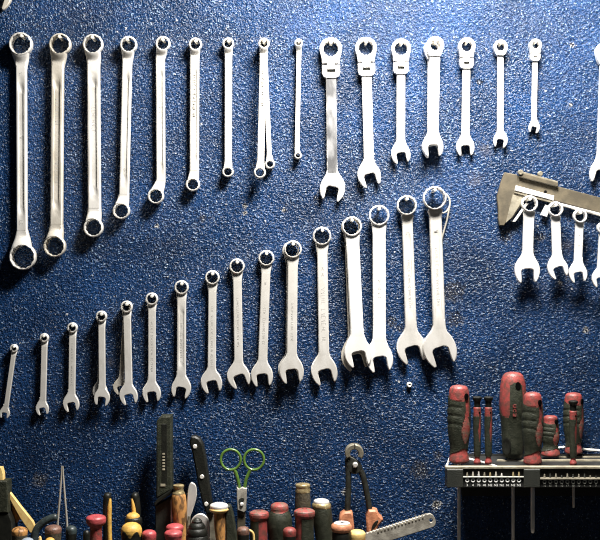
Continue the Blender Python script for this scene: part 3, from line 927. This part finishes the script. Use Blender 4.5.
# thumb dent near the foot of the tall handle
bm = bmn()
f = F(.045); c = P(507.5, 445, .045) + Vector((-.0012, -.0085, 0))
th = -.62; u = Vector((cos(th), sin(th), 0)); nr = Vector((sin(th), -cos(th), 0))
skin_rings(bm, [[c + nr * q + u * (k * 4.6 * f * cos(2 * pi * i / 20)) + Vector((0, 0, k * 8.5 * f * sin(2 * pi * i / 20))) for i in range(20)] for q, k in ((0, .9), (.0042, 1), (.0044, .85), (.0035, .6))])
link('thumb_pad', bm, 'black', tall)
big_driver('ridged screwdriver standing in front of the tallest handle', 532.6, 392, 464, 20.6, .096, blade=(533, 2.1))
big_driver('short stubby ridged screwdriver half hidden behind the one in front of the tallest handle', 550.5, 415.5, 455.5, 17, .030,
           prof=[(0, .5), (.02, .70), (.06, .80), (.14, .82), (.22, .90), (.36, .98), (.50, 1.0), (.62, .94), (.72, .82), (.80, .86), (.90, 1.05), (.97, 1.12), (1.0, 1.0)])
big_driver('screwdriver standing behind a slim precision one near the end of the rack', 573.5, 392.5, 453.5, 19.5, .022, turn=.25, blade=(508, 1.4))
small_driver('slim precision screwdriver standing in front of a thick ridged one', 573.2, 400.5, 465, .100)

# white bent wire lying on the rack and a white cable along the wall
bm = bmn()
zt = Z0 - ztop
def on_deck(x, w, up=.0):
    q = P(x, 0, w); q.z = zt - .0035 + up; return q
tube(bm, [on_deck(446.5, .100, .001), on_deck(449.8, .030), on_deck(468, .034), on_deck(484, .066), on_deck(499, .102)], 1.15 * S, 8)
o = link('white_wire', bm, 'white', None, loc=on_deck(470, .05)); tag(o, 'bent white wire lying on the rack behind the slim screwdrivers', 'wire')
for k, (xa, ya, xb, yb) in enumerate(((557.5, 448.0, 567.5, 447.0), (582, 449.0, 640, 455))):
    bm = bmn()
    pts = [P(xa + (xb - xa) * t / 8, ya + (yb - ya) * t / 8 + .35 * sin(t * 2.1), .006) for t in range(9)]
    tube(bm, pts, [(1.2 + .3 * sin(t * 1.7)) * S for t in range(9)], 8)
    o = link('white_cable', bm, 'white', None, loc=pts[0])
    tag(o, ('short end of white cable between the stubby screwdriver and the next one', 'lumpy white cable running along the wall behind the rack')[k], 'cable')

# ---------------------------------------------------------------- hand tools standing on the ledge
GRP = 'hand tools standing along the bottom'
def stand(name, x, w, label, cat):
    q = P(x, 540, w); q.z = LEDGE
    return empty(name, q, label, cat, GRP)
def to_ledge(prof, w, r=None): return prof + [(ledge_y(w) - .2, r if r is not None else prof[-1][1])]

def mushroom(label, x, top, r, w, cap='red', neck='red', rn=None, name='screwdriver', grip=None, h=11, cat='screwdriver'):
    """handle with a domed cap over a slimmer neck"""
    t = stand(name, x, w, label, cat)
    rn = rn or r * .68
    lathe('cap', cap, t, x, w, refine([(top, r * .25), (top + .5, r * .55), (top + 1.6, r * .85), (top + 3.4, r), (top + h * .45, r), (top + h * .62, r * .93), (top + h * .85, rn * 1.04), (top + h, rn)], 4), 32)
    body = lathe('handle', neck, t, x, w, refine(to_ledge([(top + h * .8, rn), (top + h * 1.6, rn * .96), (top + h * 2.6, rn * 1.1), (top + h * 4, rn * 1.1)], w), 3), 32)
    return t

# black and yellow things at the corner
t = stand('black_grip_tool', 3, .05, 'black gripped hand tool with a yellow tip at the corner', 'hand tool')
bm = bmn(); plate(bm, [(-12, 480.5), (7.5, 481), (8.2, 513), (-12, 513)], .040, .062, 1.2); link('grip', bm, 'green', t)
bm = bmn(); plate(bm, [(-12, 513), (9, 513), (12.5, 522), (12.5, ledge_y(.062) - .3), (-12, ledge_y(.062) - .3)], .035, .060, 1.5); link('grip_foot', bm, 'black', t)
bm = bmn(); plate(bm, [(-6, 467), (1.5, 467.5), (3.2, 474), (3.4, 481), (-6, 481)], .045, .055, .6); link('tip', bm, 'paleyellow', t)
t = stand('yellow_rule', 22, .04, 'pale yellow strip slanting down with an orange piece behind it', 'rule')
bm = bmn(); plate(bm, [(8, 490.5), (10.5, 493), (22, 508), (32.8, 521.5), (34.8, 526.5), (32, 533), (29.8, 532.8), (20, 518.5), (9.8, 500)], .044, .050, .7); link('blade', bm, 'paleyellow', t)
bm = bmn(); plate(bm, [(10, 503), (13, 505), (21, 518), (16, 523.5), (12.5, 523.5), (11, 517)], .030, .043, .8); link('orange_strip', bm, 'orange', t)
bm = bmn(); tube(bm, [P(14, 520, .036), P(16, 545, .036), Vector((P(16, 545, .036).x, -.036, LEDGE + .001))], 3.5 * S, 10); link('strip_foot', bm, 'black', t)
def round_end(label, x, top, r, w, m, m2, name='tool_handle', cat='handle', h=8):
    t = stand(name, x, w, label, cat)
    lathe('end_cap', m, t, x, w, refine([(top, r * .2), (top + .4, r * .5), (top + 1.5, r * .8), (top + 3.4, r * .98), (top + h * .7, r), (top + h, r * .96)], 4), 28)
    lathe('handle', m2, t, x, w, to_ledge([(top + h * .95, r * .98), (top + h * 2, r * .9), (top + h * 3.5, r * 1.0)], w), 28)
    return t
round_end('tan wooden handle end under the slanting yellow strip', 19.5, 527, 8, .080, 'wood', 'darkwood')
t = stand('curved_handle', 40, .060, 'thick dark curved handle arching over towards the tweezers', 'handle')
bm = bmn()
pts = bez([Vector((P(33, 540, .06).x, -.06, LEDGE + .001)), P(33, 548, .06), P(36, 531, .06), P(43, 522.5, .06), P(51, 518.3, .06), P(57.5, 516.8, .06)], 6)
n = len(pts)
tube(bm, pts, [(3.6 if i < n - 3 else (3.4, 2.8, 1.6)[i - n + 3]) * S for i in range(n)], 14)
link('handle', bm, 'bluegrey', t)
t = stand('tweezers', 62.3, .045, 'fine-pointed steel tweezers standing tip up', 'tweezers')
for s in (-1, 1):
    bm = bmn()
    pts = [P(62.2 + s * .5, 466, .045), P(62.3 + s * .9, 475, .045), P(62.4 + s * 2.6, 498, .045), P(62.4 + s * 4.6, 522, .045), P(62.4 + s * 5, 545, .045)]
    pts.append(Vector((pts[-1].x, -.045, LEDGE + .001)))
    tube(bm, pts, [a * S for a in (.7, .85, .95, 1.05, 1.1, 1.1)], 10); link('arm', bm, 'warm', t)
round_end('reddish brown rounded handle end beside the tweezers', 53.2, 525, 8.4, .088, 'brown', 'darkwood')
round_end('small grey rounded handle end on the other side of the tweezers', 71.2, 525.6, 5.6, .060, 'bluegrey', 'black')
round_end('pale blue cap barely showing at the bottom edge', 27.5, 537.8, 6.5, .100, 'paleblue', 'paleblue', h=5)
round_end('thin yellow tip poking up between the pale blue cap and brown handle', 40, 536, 1.8, .100, 'paleyellow', 'yellow', h=5)
round_end('yellow cap barely showing in front of the reddish brown handle end', 50, 537.6, 5, .110, 'yellow', 'yellow', h=5)
mushroom('red mushroom-topped screwdriver handle standing alone by the tweezers', 96, 514.6, 10, .070, 'pink', 'red', 6.2, h=14)
round_end('dark red small handle end low beside the mushroom-topped red handle', 86.5, 530, 3.5, .100, 'black', 'black', h=8)

t = stand('pliers', 121, .050, 'pliers with black and yellow handles pointing up', 'pliers')
for s, px in ((-1, [(107.8, 492.8), (107.2, 500), (106.8, 512), (107.2, 530), (108.5, 560)]), (1, [(134.2, 492.8), (135.8, 500), (136.8, 512), (136.5, 530), (134, 560)])):
    bm = bmn()
    pts = bez([P(x, y, .05) for x, y in px] + [Vector((P(115 + s * 2 + 6, 560, .05).x, -.05, LEDGE + .001))], 5)
    n = len(pts)
    tube(bm, pts, [(2.2, 3.3, 3.8, 4.0)[min(i, 3)] * S for i in range(n)], 14, flat=1.2); h = link('handle', bm, 'black', t)
    bm = bmn()
    sx = 2.4 if s < 0 else -2.4
    pts = bez([P(x + sx, y + 6, .055) for x, y in px], 5)
    tube(bm, pts, [(1.0 + 1.3 * min(1, i / 6)) * S for i in range(len(pts))], 10); link('grip_stripe', bm, 'yellow', h)
t = stand('yellow_top_handle', 133.5, .062, 'black handle with a small yellow top behind the yellow dome', 'handle')
lathe('end_cap', 'yellow', t, 133, .062, refine([(512.6, 1.5), (513.2, 4), (515, 6.3), (518, 7)], 4), 28)
lathe('handle', 'black', t, 133.5, .062, refine(to_ledge([(516.6, 6.2), (518, 8.2), (521, 8.8), (526, 8.2), (532, 7)], .062), 3), 28)
t = stand('yellow_dome_handle', 131.5, .085, 'large yellow domed handle with black drips below', 'handle')
base = refine(to_ledge([(522.4, 2), (523.2, 5.5), (525.5, 8.6), (529, 10.3), (532, 10.4), (536, 9.6), (548, 9), (560, 9)], .085), 5)
lathe('dome', 'yellow', t, 131.5, .085, base, 40)
lathe('grip', 'black', t, 131.5, .085, base, 60, pred=lambda th, q: q > .175 + .05 * cos(th * 5.0) - .01 * cos(th), off=.0008)
round_end('small red domed handle end by the foot of the tall dark sheath', 149.2, 529.8, 7.2, .085, 'pink', 'red', h=8, cat='screwdriver')

# tall dark sheath knife
t = stand('sheath_knife', 162, .040, 'tall dark green sheath with a slanted black collar, standing upright', 'knife')
bm = bmn(); plate(bm, [(156.4, 421), (160.5, 416.4), (171.3, 415.8), (171.8, 490), (156, 499)], .022, .044, 1.4); sh = link('sheath', bm, 'green', t)
bm = bmn(); plate(bm, [(161.4, 424), (166.8, 424), (167.2, 484), (161.6, 487)], .030, .0444, .3); link('groove', bm, 'black', sh)
bm = bmn()
for k in range(6): box(bm, 162.5, 165.0, 453 + k * 3.1, 454.6 + k * 3.1, .0440, .0449, wref=.044)
box(bm, 160.6, 165.4, 483.8, 486.2, .0440, .0450, wref=.044); link('moulded_mark', bm, 'rackedge', sh)
bm = bmn(); plate(bm, [(154, 503.5), (158, 498.5), (172.5, 489), (174, 492), (158, 503.5), (155, 507)], .020, .050, .8); link('collar', bm, 'black', t)
bm = bmn(); plate(bm, [(155.2, 506), (171.5, 496.5), (170, ledge_y(.042) - .3), (155.5, ledge_y(.042) - .3)], .026, .042, .8); link('blade_body', bm, 'darksteel', t)
bm = bmn(); plate(bm, [(170.6, 500), (172.2, 499), (172.2, 522), (170.6, 523)], .028, .046, .3); link('blade_edge', bm, 'bright', t)

# wooden handle with a brass ferrule
t = stand('wooden_handle', 180, .052, 'spotted orange wooden handle with a pale ferrule beside the sheath', 'handle')
lathe('ferrule', 'brass', t, 178.6, .052, [(484.6, 4.6), (485.2, 5.5), (487, 5.6), (488, 4.8), (491, 5), (492.5, 6.2), (493.5, 6.3)], 28)
lathe('handle', 'wood', t, 178.6, .052, refine(to_ledge([(492.5, 5.9), (496, 7.0), (506, 7.6), (516, 7.2), (526, 6.2), (545, 5.5)], .052), 4), 28, lean=.045)
t = stand('spatula', 193, .046, 'silver leaf-shaped blade standing between the wooden handle and the black knife', 'blade')
bm = bmn(); plate(bm, smooth_poly([(191.2, 482), (195.5, 484.5), (197, 491), (196, 500), (193, 510), (189.5, 518), (187.5, 524), (186.5, 518), (187, 505), (187.5, 492), (189, 485)], 2), .044, .047, .5); link('blade', bm, 'satin', t)
bm = bmn(); tube(bm, [P(189, 516, .0455), P(187, 550, .0455), Vector((P(187, 550, .0455).x, -.0455, LEDGE + .001))], 1.6 * S, 10); link('tang', bm, 'oldsteel', t)

# riveted knife
t = stand('kitchen_knife', 202, .030, 'black knife handle with three silver rivets, leaning upright', 'knife')
bm = bmn(); plate(bm, [(191, 436.6), (195, 436.2), (199.4, 438.4), (203, 444.5), (206, 460), (208.8, 480), (211.2, 498), (212.6, 506), (214, 514), (206, 514), (202.4, 504), (198, 485), (194.6, 466), (192.4, 454), (190, 446), (189.4, 441.5)], .018, .034, 1.6); link('handle', bm, 'black', t)
for (x, y) in ((194.9, 446.6), (201.9, 476.9), (206.2, 504.2)):
    bm = bmn(); plate(bm, circ(x, y, 2.2, 16), .030, .0352, .5); link('rivet', bm, 'peg', t)
bm = bmn(); plate(bm, [(206.2, 512), (214, 512), (222, ledge_y(.028) - .3), (209, ledge_y(.028) - .3)], .025, .028, .4); link('blade', bm, 'oldsteel', t)

# faded red pair
def pinkhandle(label, x, top, r, w):
    return mushroom(label, x, top, r, w, 'pink', 'pink', r * .82, h=12)
pinkhandle('faded red rounded handle end peeping out behind its twin', 174.8, 523.5, 8.8, .068)
pinkhandle('faded red rounded handle end in front of its twin', 173.4, 529.6, 9.0, .090)

# black ribbed dome with grey scraper behind
t = stand('ribbed_handle', 197, .080, 'black ribbed dome-topped handle with a small shiny crown', 'handle')
pr = [(518.6, 1.2), (519.2, 3.6), (521, 5.4), (522.5, 5.2), (523, 6.4), (526.5, 8.6), (528, 8.3), (528.8, 9.4), (534, 10.8), (535.2, 10.2), (536, 11), (545, 11.6)]
lathe('handle', 'black', t, 197, .080, to_ledge(pr, .080), 32)
lathe('crown', 'darksteel', t, 197, .080, refine([(517.6, .8), (518, 2.2), (519.5, 3.6), (521.6, 3.8)], 3), 20)
t = stand('scraper', 201, .050, 'grey round-topped scraper blade behind the black ribbed handle', 'scraper')
bm = bmn(); plate(bm, smooth_poly([(190, 525), (192, 518), (198, 513.6), (203, 513.8), (208, 518), (210, 526), (209.5, 545), (208, 560), (190, 560)], 2), .044, .048, .6); link('blade', bm, 'satin', t)
bm = bmn(); plate(bm, [(194, 555), (205, 555), (205, ledge_y(.050) - .3), (194, ledge_y(.050) - .3)], .040, .050, .6); link('handle', bm, 'darkwood', t)

# wooden chisel handle with a steel cap
t = stand('chisel', 219, .060, 'orange wooden chisel handle with a shiny steel striking cap, beside the knife', 'chisel')
lathe('steel_cap', 'bright', t, 219, .060, refine([(502.6, 2), (503, 5), (504, 8), (505.6, 9.2), (508, 9.0), (509, 8.2)], 3), 32)
lathe('collar', 'paleyellow', t, 219, .060, refine([(507.4, 8.6), (509, 9.8), (510.5, 9.4), (512, 7.4)], 3), 32)
lathe('handle', 'wood', t, 219, .060, refine(to_ledge([(510, 5.8), (516, 6.0), (528, 5.6), (540, 4.8), (555, 4.6)], .060), 3), 28, lean=.05)
t = stand('dark_handle', 231, .054, 'flat dark green handle standing against the orange chisel', 'handle')
bm = bmn(); plate(bm, [(224.6, 510), (227, 505.5), (230.4, 506), (233, 514), (237.2, 540), (238, ledge_y(.062) - .3), (226, ledge_y(.062) - .3), (225.6, 530)], .048, .062, 1.4); link('handle', bm, 'green', t)

# scissors
t = stand('scissors', 242, .034, 'old scissors with two round green finger loops, points down', 'scissors')
ws_ = .034
for s, cx in ((-1, 230.7), (1, 254)):
    bm = bmn(); torus(bm, P(cx, 459.7, ws_), 9.9 * F(ws_), 1.4 * F(ws_), 48, 10, ry=10.2 * F(ws_))
    lp = link('finger_loop', bm, 'grass', t)
    bm = bmn()
    a = [(234.2, 469.4), (236.2, 474), (238.0, 480), (239.4, 488)] if s < 0 else [(250.6, 469.4), (248.4, 474), (246, 480), (244.6, 488)]
    tube(bm, bez([P(x, y, ws_) for x, y in a], 4), [(1.8 - .25 * i / 12) * S for i in range(13)], 10, flat=.8); link('loop_neck', bm, 'grass', lp)
bm = bmn(); plate(bm, [(236.6, 487), (239, 489), (242, 487.4), (246.8, 488.6), (246.4, 498), (246, 511), (244, 512.5), (237.4, 510), (236.8, 499)], .031, .0385, .6); link('blade', bm, 'rasp', t)
bm = bmn(); plate(bm, [(237.2, 509), (245.4, 511), (245, 540), (242.5, ledge_y(.034) - .3), (239, ledge_y(.034) - .3), (237, 540)], .030, .034, .5); link('blade', bm, 'calsteel', t)
bm = bmn(); plate(bm, smooth_poly([(238, 500), (242, 497), (244.4, 498.4), (244, 502), (239, 506)], 1), .036, .0388, .3); link('pivot_stain', bm, 'darksteel', t)
bm = bmn(); plate(bm, circ(241.6, 504.4, 1.9, 16), .036, .0405, .6); link('pivot_screw', bm, 'bright', t)

round_end('brown rounded handle end in front of the scissor blades', 243.2, 526.4, 6.4, .085, 'brown', 'black', h=8)
t = stand('yellow_hook', 251, .080, 'thin yellow curved strip beside the brown handle end under the scissors', 'strip')
bm = bmn(); pts = bez([P(247, 531, .08), P(250, 530.6, .08), P(253, 533.5, .08), P(253.8, 540, .08), P(253.6, 560, .08)], 5); pts.append(Vector((pts[-1].x, -.08, LEDGE + .001)))
tube(bm, pts, 1.2 * S, 10); link('strip', bm, 'paleyellow', t)

# red / green screwdriver handles
def two_tone(label, x, top, r, w, body, side, capmat='red'):
    t = stand('screwdriver', x, w, label, 'screwdriver')
    base = refine(to_ledge([(top, r * .25), (top + .6, r * .6), (top + 2, r * .88), (top + 4, r), (top + 7, r * .98), (top + 9.5, r * .86), (top + 13, r * .82), (top + 24, r * .84), (top + 36, r * .86)], w), 5)
    lathe('handle_core', 'red', t, x, w, base, 48)
    lathe('grip', 'green', t, x, w, base, 60, pred=body, off=.0008)
    lathe('cap_wear', 'dullred', t, x, w, base, 40, pred=lambda th, q: q < .035, off=.0005)
    return t
two_tone('red-topped handle with a green inlay, beside the scissors', 259, 510.2, 10, .066, lambda th, q: q > .14 and th < .05 and th > -2.6, -1)
t = stand('screwdriver', 279.5, .056, 'bulging dark handle with a worn red top, between two red handles', 'screwdriver')
base = refine(to_ledge([(502.6, 3), (503.2, 6), (505, 8.4), (508, 9), (510.6, 8.8), (513, 10), (518, 11.6), (526, 12), (534, 11), (545, 10)], .056), 4)
lathe('handle_core', 'dullred', t, 279.5, .056, base, 44)
lathe('grip', 'green', t, 279.5, .056, base, 44, pred=lambda th, q: q > .105 + .012 * cos(th * 2), off=.0009)
round_end('small bright red domed handle end low in front of the bulging dark handle', 289.6, 527, 6.8, .092, 'red', 'black', h=9, cat='screwdriver')
two_tone('wide red and green handle in front of the dark brass-topped one', 304.5, 508.4, 10.6, .080, lambda th, q: q > .12 and -.30 < th < 1.35, 1)

# square dark wooden handle with brass top
t = stand('file_handle', 302.8, .048, 'upright dark wooden handle with a worn brass top', 'handle')
lathe('handle', 'darkwood', t, 302.8, .048, refine(to_ledge([(488, 7), (492, 7.4), (500, 7.8), (512, 8.0), (530, 8)], .048), 3), 24)
lathe('brass_cap', 'brass', t, 302.8, .048, [(483.8, 6.4), (484.4, 7.2), (486.4, 7.6), (487, 7.2), (488.4, 7.3), (490.5, 7.7), (492, 7.5)], 24)
t = stand('steel_capped_handle', 323, .052, 'leaning dark cylinder handle with a bright steel cap and brass collar', 'handle')
lathe('handle', 'green', t, 321.5, .052, refine(to_ledge([(505, 8.4), (508, 9.4), (520, 9.8), (535, 9.4), (545, 9)], .052), 3), 30, lean=.09)
lathe('collar', 'brass', t, 321.3, .052, [(502.2, 7.4), (503.6, 9), (505.4, 9.6), (507.4, 9.4), (508, 8.8)], 30, lean=.09)
lathe('steel_cap', 'bright', t, 321.1, .052, refine([(498.8, 2), (499.2, 5), (500.2, 7.2), (502, 7.9), (503.6, 7.7)], 3), 30, lean=.09)

# pincers
t = stand('pincers', 357, .040, 'dark pincers with worn steel jaws and orange grips, jaws up', 'pincers')
for s in (-1, 1):
    bm = bmn()
    cx, cy = 354.4, 453.6
    o_, i_ = [], []
    for k in range(11):
        a = radians(90 + s * (2 + k * 12.2))
        o_.append((cx + 9.4 * cos(a), cy - 9.2 * sin(a))); i_.append((cx + 4.2 * cos(a), cy - 4.6 * sin(a) + .6))
    plate(bm, o_ + i_[::-1], .032, .046, .9); link('jaw', bm, 'oldsteel', t)
bm = bmn(); plate(bm, smooth_poly([(345.6, 457), (350, 456), (357, 460), (362, 465), (362, 470), (358, 474), (352, 474), (348, 470), (345.6, 463)], 1), .032, .043, .8); link('hinge_block', bm, 'darksteel', t)
bm = bmn(); plate(bm, circ(355.4, 465.2, 2.7, 18), .036, .048, .9); link('pivot', bm, 'satin', t)
for s, px in ((-1, [(347.6, 459), (348.2, 470), (348.4, 486), (347.8, 502), (347.2, 516)]), (1, [(353, 461), (358.5, 467.5), (363.2, 477), (366.4, 491), (368.6, 503), (370.4, 516)])):
    bm = bmn(); pts = bez([P(x, y, .038) for x, y in px], 6)
    tube(bm, pts, [2.9 * S] * len(pts), 12, flat=1.2); hd = link('handle', bm, 'darksteel', t)
bm = bmn(); plate(bm, smooth_poly([(341.5, 512.5), (352.6, 511.6), (353.4, 520), (354.6, 530), (352, ledge_y(.050) - .3), (340, ledge_y(.050) - .3), (340.5, 528), (338.6, 522)], 1), .030, .050, 1.6); link('grip', bm, 'salmon', t)
bm = bmn(); plate(bm, smooth_poly([(365.8, 510.8), (377.4, 509.8), (379, 515.6), (383.6, 519), (382.4, 522), (377.4, 527), (376, 540), (375, 556), (368, 556), (367.4, 535)], 1), .030, .050, 1.6); gp = link('grip', bm, 'salmon', t)
bm = bmn(); plate(bm, smooth_poly([(374.5, 522), (378.5, 519.5), (378, 523), (373.8, 529), (371, 531), (372, 526)], 1), .045, .0508, .3); link('grip_hollow', bm, 'black', gp)
# nut-topped tool
t = stand('nut_topped_tool', 341.5, .082, 'dark handle with a shiny ring nut and tan collar, in front of the pincers', 'hand tool')
lathe('handle', 'black', t, 341.5, .082, refine(to_ledge([(530, 8), (533, 9.4), (545, 9.4)], .082), 3), 28)
lathe('collar', 'salmon', t, 341.5, .082, [(523.5, 8.6), (525, 10.2), (528.5, 10.6), (531, 9.6), (532, 8)], 32)
bm = bmn()
c = P(342, 523.6, .082)
rows = []
f = F(.082)
for (r, h) in ((6.0, -2), (8.0, -1.6), (8.2, .6), (7.0, 1.4), (4.0, 1.4), (3.4, .6), (3.4, -2)):
    rows.append([c + Vector((r * f * cos(2 * pi * i / 28), r * f * sin(2 * pi * i / 28), h * f)) for i in range(28)])
skin_rings(bm, rows, False, False); link('ring_nut', bm, 'bright', t)
bm = bmn()
skin_rings(bm, [[c + Vector((r * f * cos(2 * pi * i / 16), r * f * sin(2 * pi * i / 16), h * f)) for i in range(16)] for r, h in ((3.6, -2), (3.3, .2), (1.6, .3), (1.2, 1.2))]); link('spindle', bm, 'darksteel', t)
round_end('tan domed handle end between the pincer grips', 357.2, 529.6, 8.4, .074, 'paleyellow', 'wood', h=9)

# steel rasp lying aslant
t = empty('steel_rasp', P(395, 531, .062), 'flat grey steel rasp with a hole in its rounded end, lying aslant', 'rasp', GRP)
ang = atan2(519.6 - 536.4, 431 - 378)
def rq(s, d):
    return (431.4 + s * cos(ang) - d * sin(ang), 520.6 + s * sin(ang) + d * cos(ang))
o_ = [rq(-150, -7.6)]
for k in range(43):
    s = -150 + k * 3.45
    o_.append(rq(s + .8, -7.6)); o_.append(rq(s + 1.9, -8.3)); o_.append(rq(s + 2.8, -7.5))
o_ += [rq(1, -7.2), rq(3.2, -4.8), rq(4.2, -1), rq(4.0, 3), rq(2.4, 5.6), rq(0, 6.8), rq(-150, 6.8)]
bm = bmn(); plate(bm, o_, .054, .058, .5, [circ(*rq(-.4, -.2), 1.8, 14)]); link('blade', bm, 'rasp', t)
bm = bmn()
for k in range(14):
    s = -8 - k * 3.6
    plate(bm, [rq(s, -6.4), rq(s + 1.8, -6.2), rq(s + 1.2, -4.4), rq(s - .4, -4.8)], .0575, .0587, .2, wref=.058)
link('cutting_teeth', bm, 'oldsteel', t)
bm = bmn(); x_, y_ = rq(-120, 0)
a = P(*rq(-60, 0), .054); tube(bm, [Vector((a.x, -.050, LEDGE + .001)), Vector((a.x, -.050, a.z - .004))], .006, 12); link('rest_post', bm, 'darkwood', t)

# ---------------------------------------------------------------- light
def area(name, loc, target, size, energy, col, sy=None):
    l = bpy.data.lights.new(name, 'AREA'); l.energy = energy; l.color = col; l.size = size
    if sy: l.shape = 'RECTANGLE'; l.size_y = sy
    o = bpy.data.objects.new(name, l); C.objects.link(o); o.location = loc
    d = Vector(target) - Vector(loc); o.rotation_euler = d.to_track_quat('-Z', 'Y').to_euler()
    return o
area('workshop_lamp', (.20, -.36, Z0 + .67), (.10, 0, Z0 - .10), .30, 44, (1.0, .96, .90), .16)
area('camera_side_fill', (.9, -2.6, Z0 + .7), (.1, 0, Z0), 1.1, 1.3, (.92, .96, 1.0), .9)  # added soft fill from behind the camera, no known window
wd = bpy.data.worlds.new('world'); SC.world = wd; wd.use_nodes = True
wd.node_tree.nodes['Background'].inputs['Color'].default_value = (.80, .88, 1, 1)
wd.node_tree.nodes['Background'].inputs['Strength'].default_value = .012

# ---------------------------------------------------------------- camera
cd = bpy.data.cameras.new('camera'); co = bpy.data.objects.new('camera', cd); C.objects.link(co)
co.location = (0, -D, Z0); co.rotation_euler = (pi / 2, 0, 0)
cd.sensor_fit = 'HORIZONTAL'; cd.sensor_width = 36; cd.lens = 36 * D / (600 * S)
cd.clip_start = .01
SC.camera = co
SC.cycles.filter_width = 1.1
SC.view_settings.view_transform = 'Standard'; SC.view_settings.look = 'None'
SC.view_settings.gamma = 1; SC.view_settings.use_curve_mapping = False
SC.view_settings.exposure = 0.0
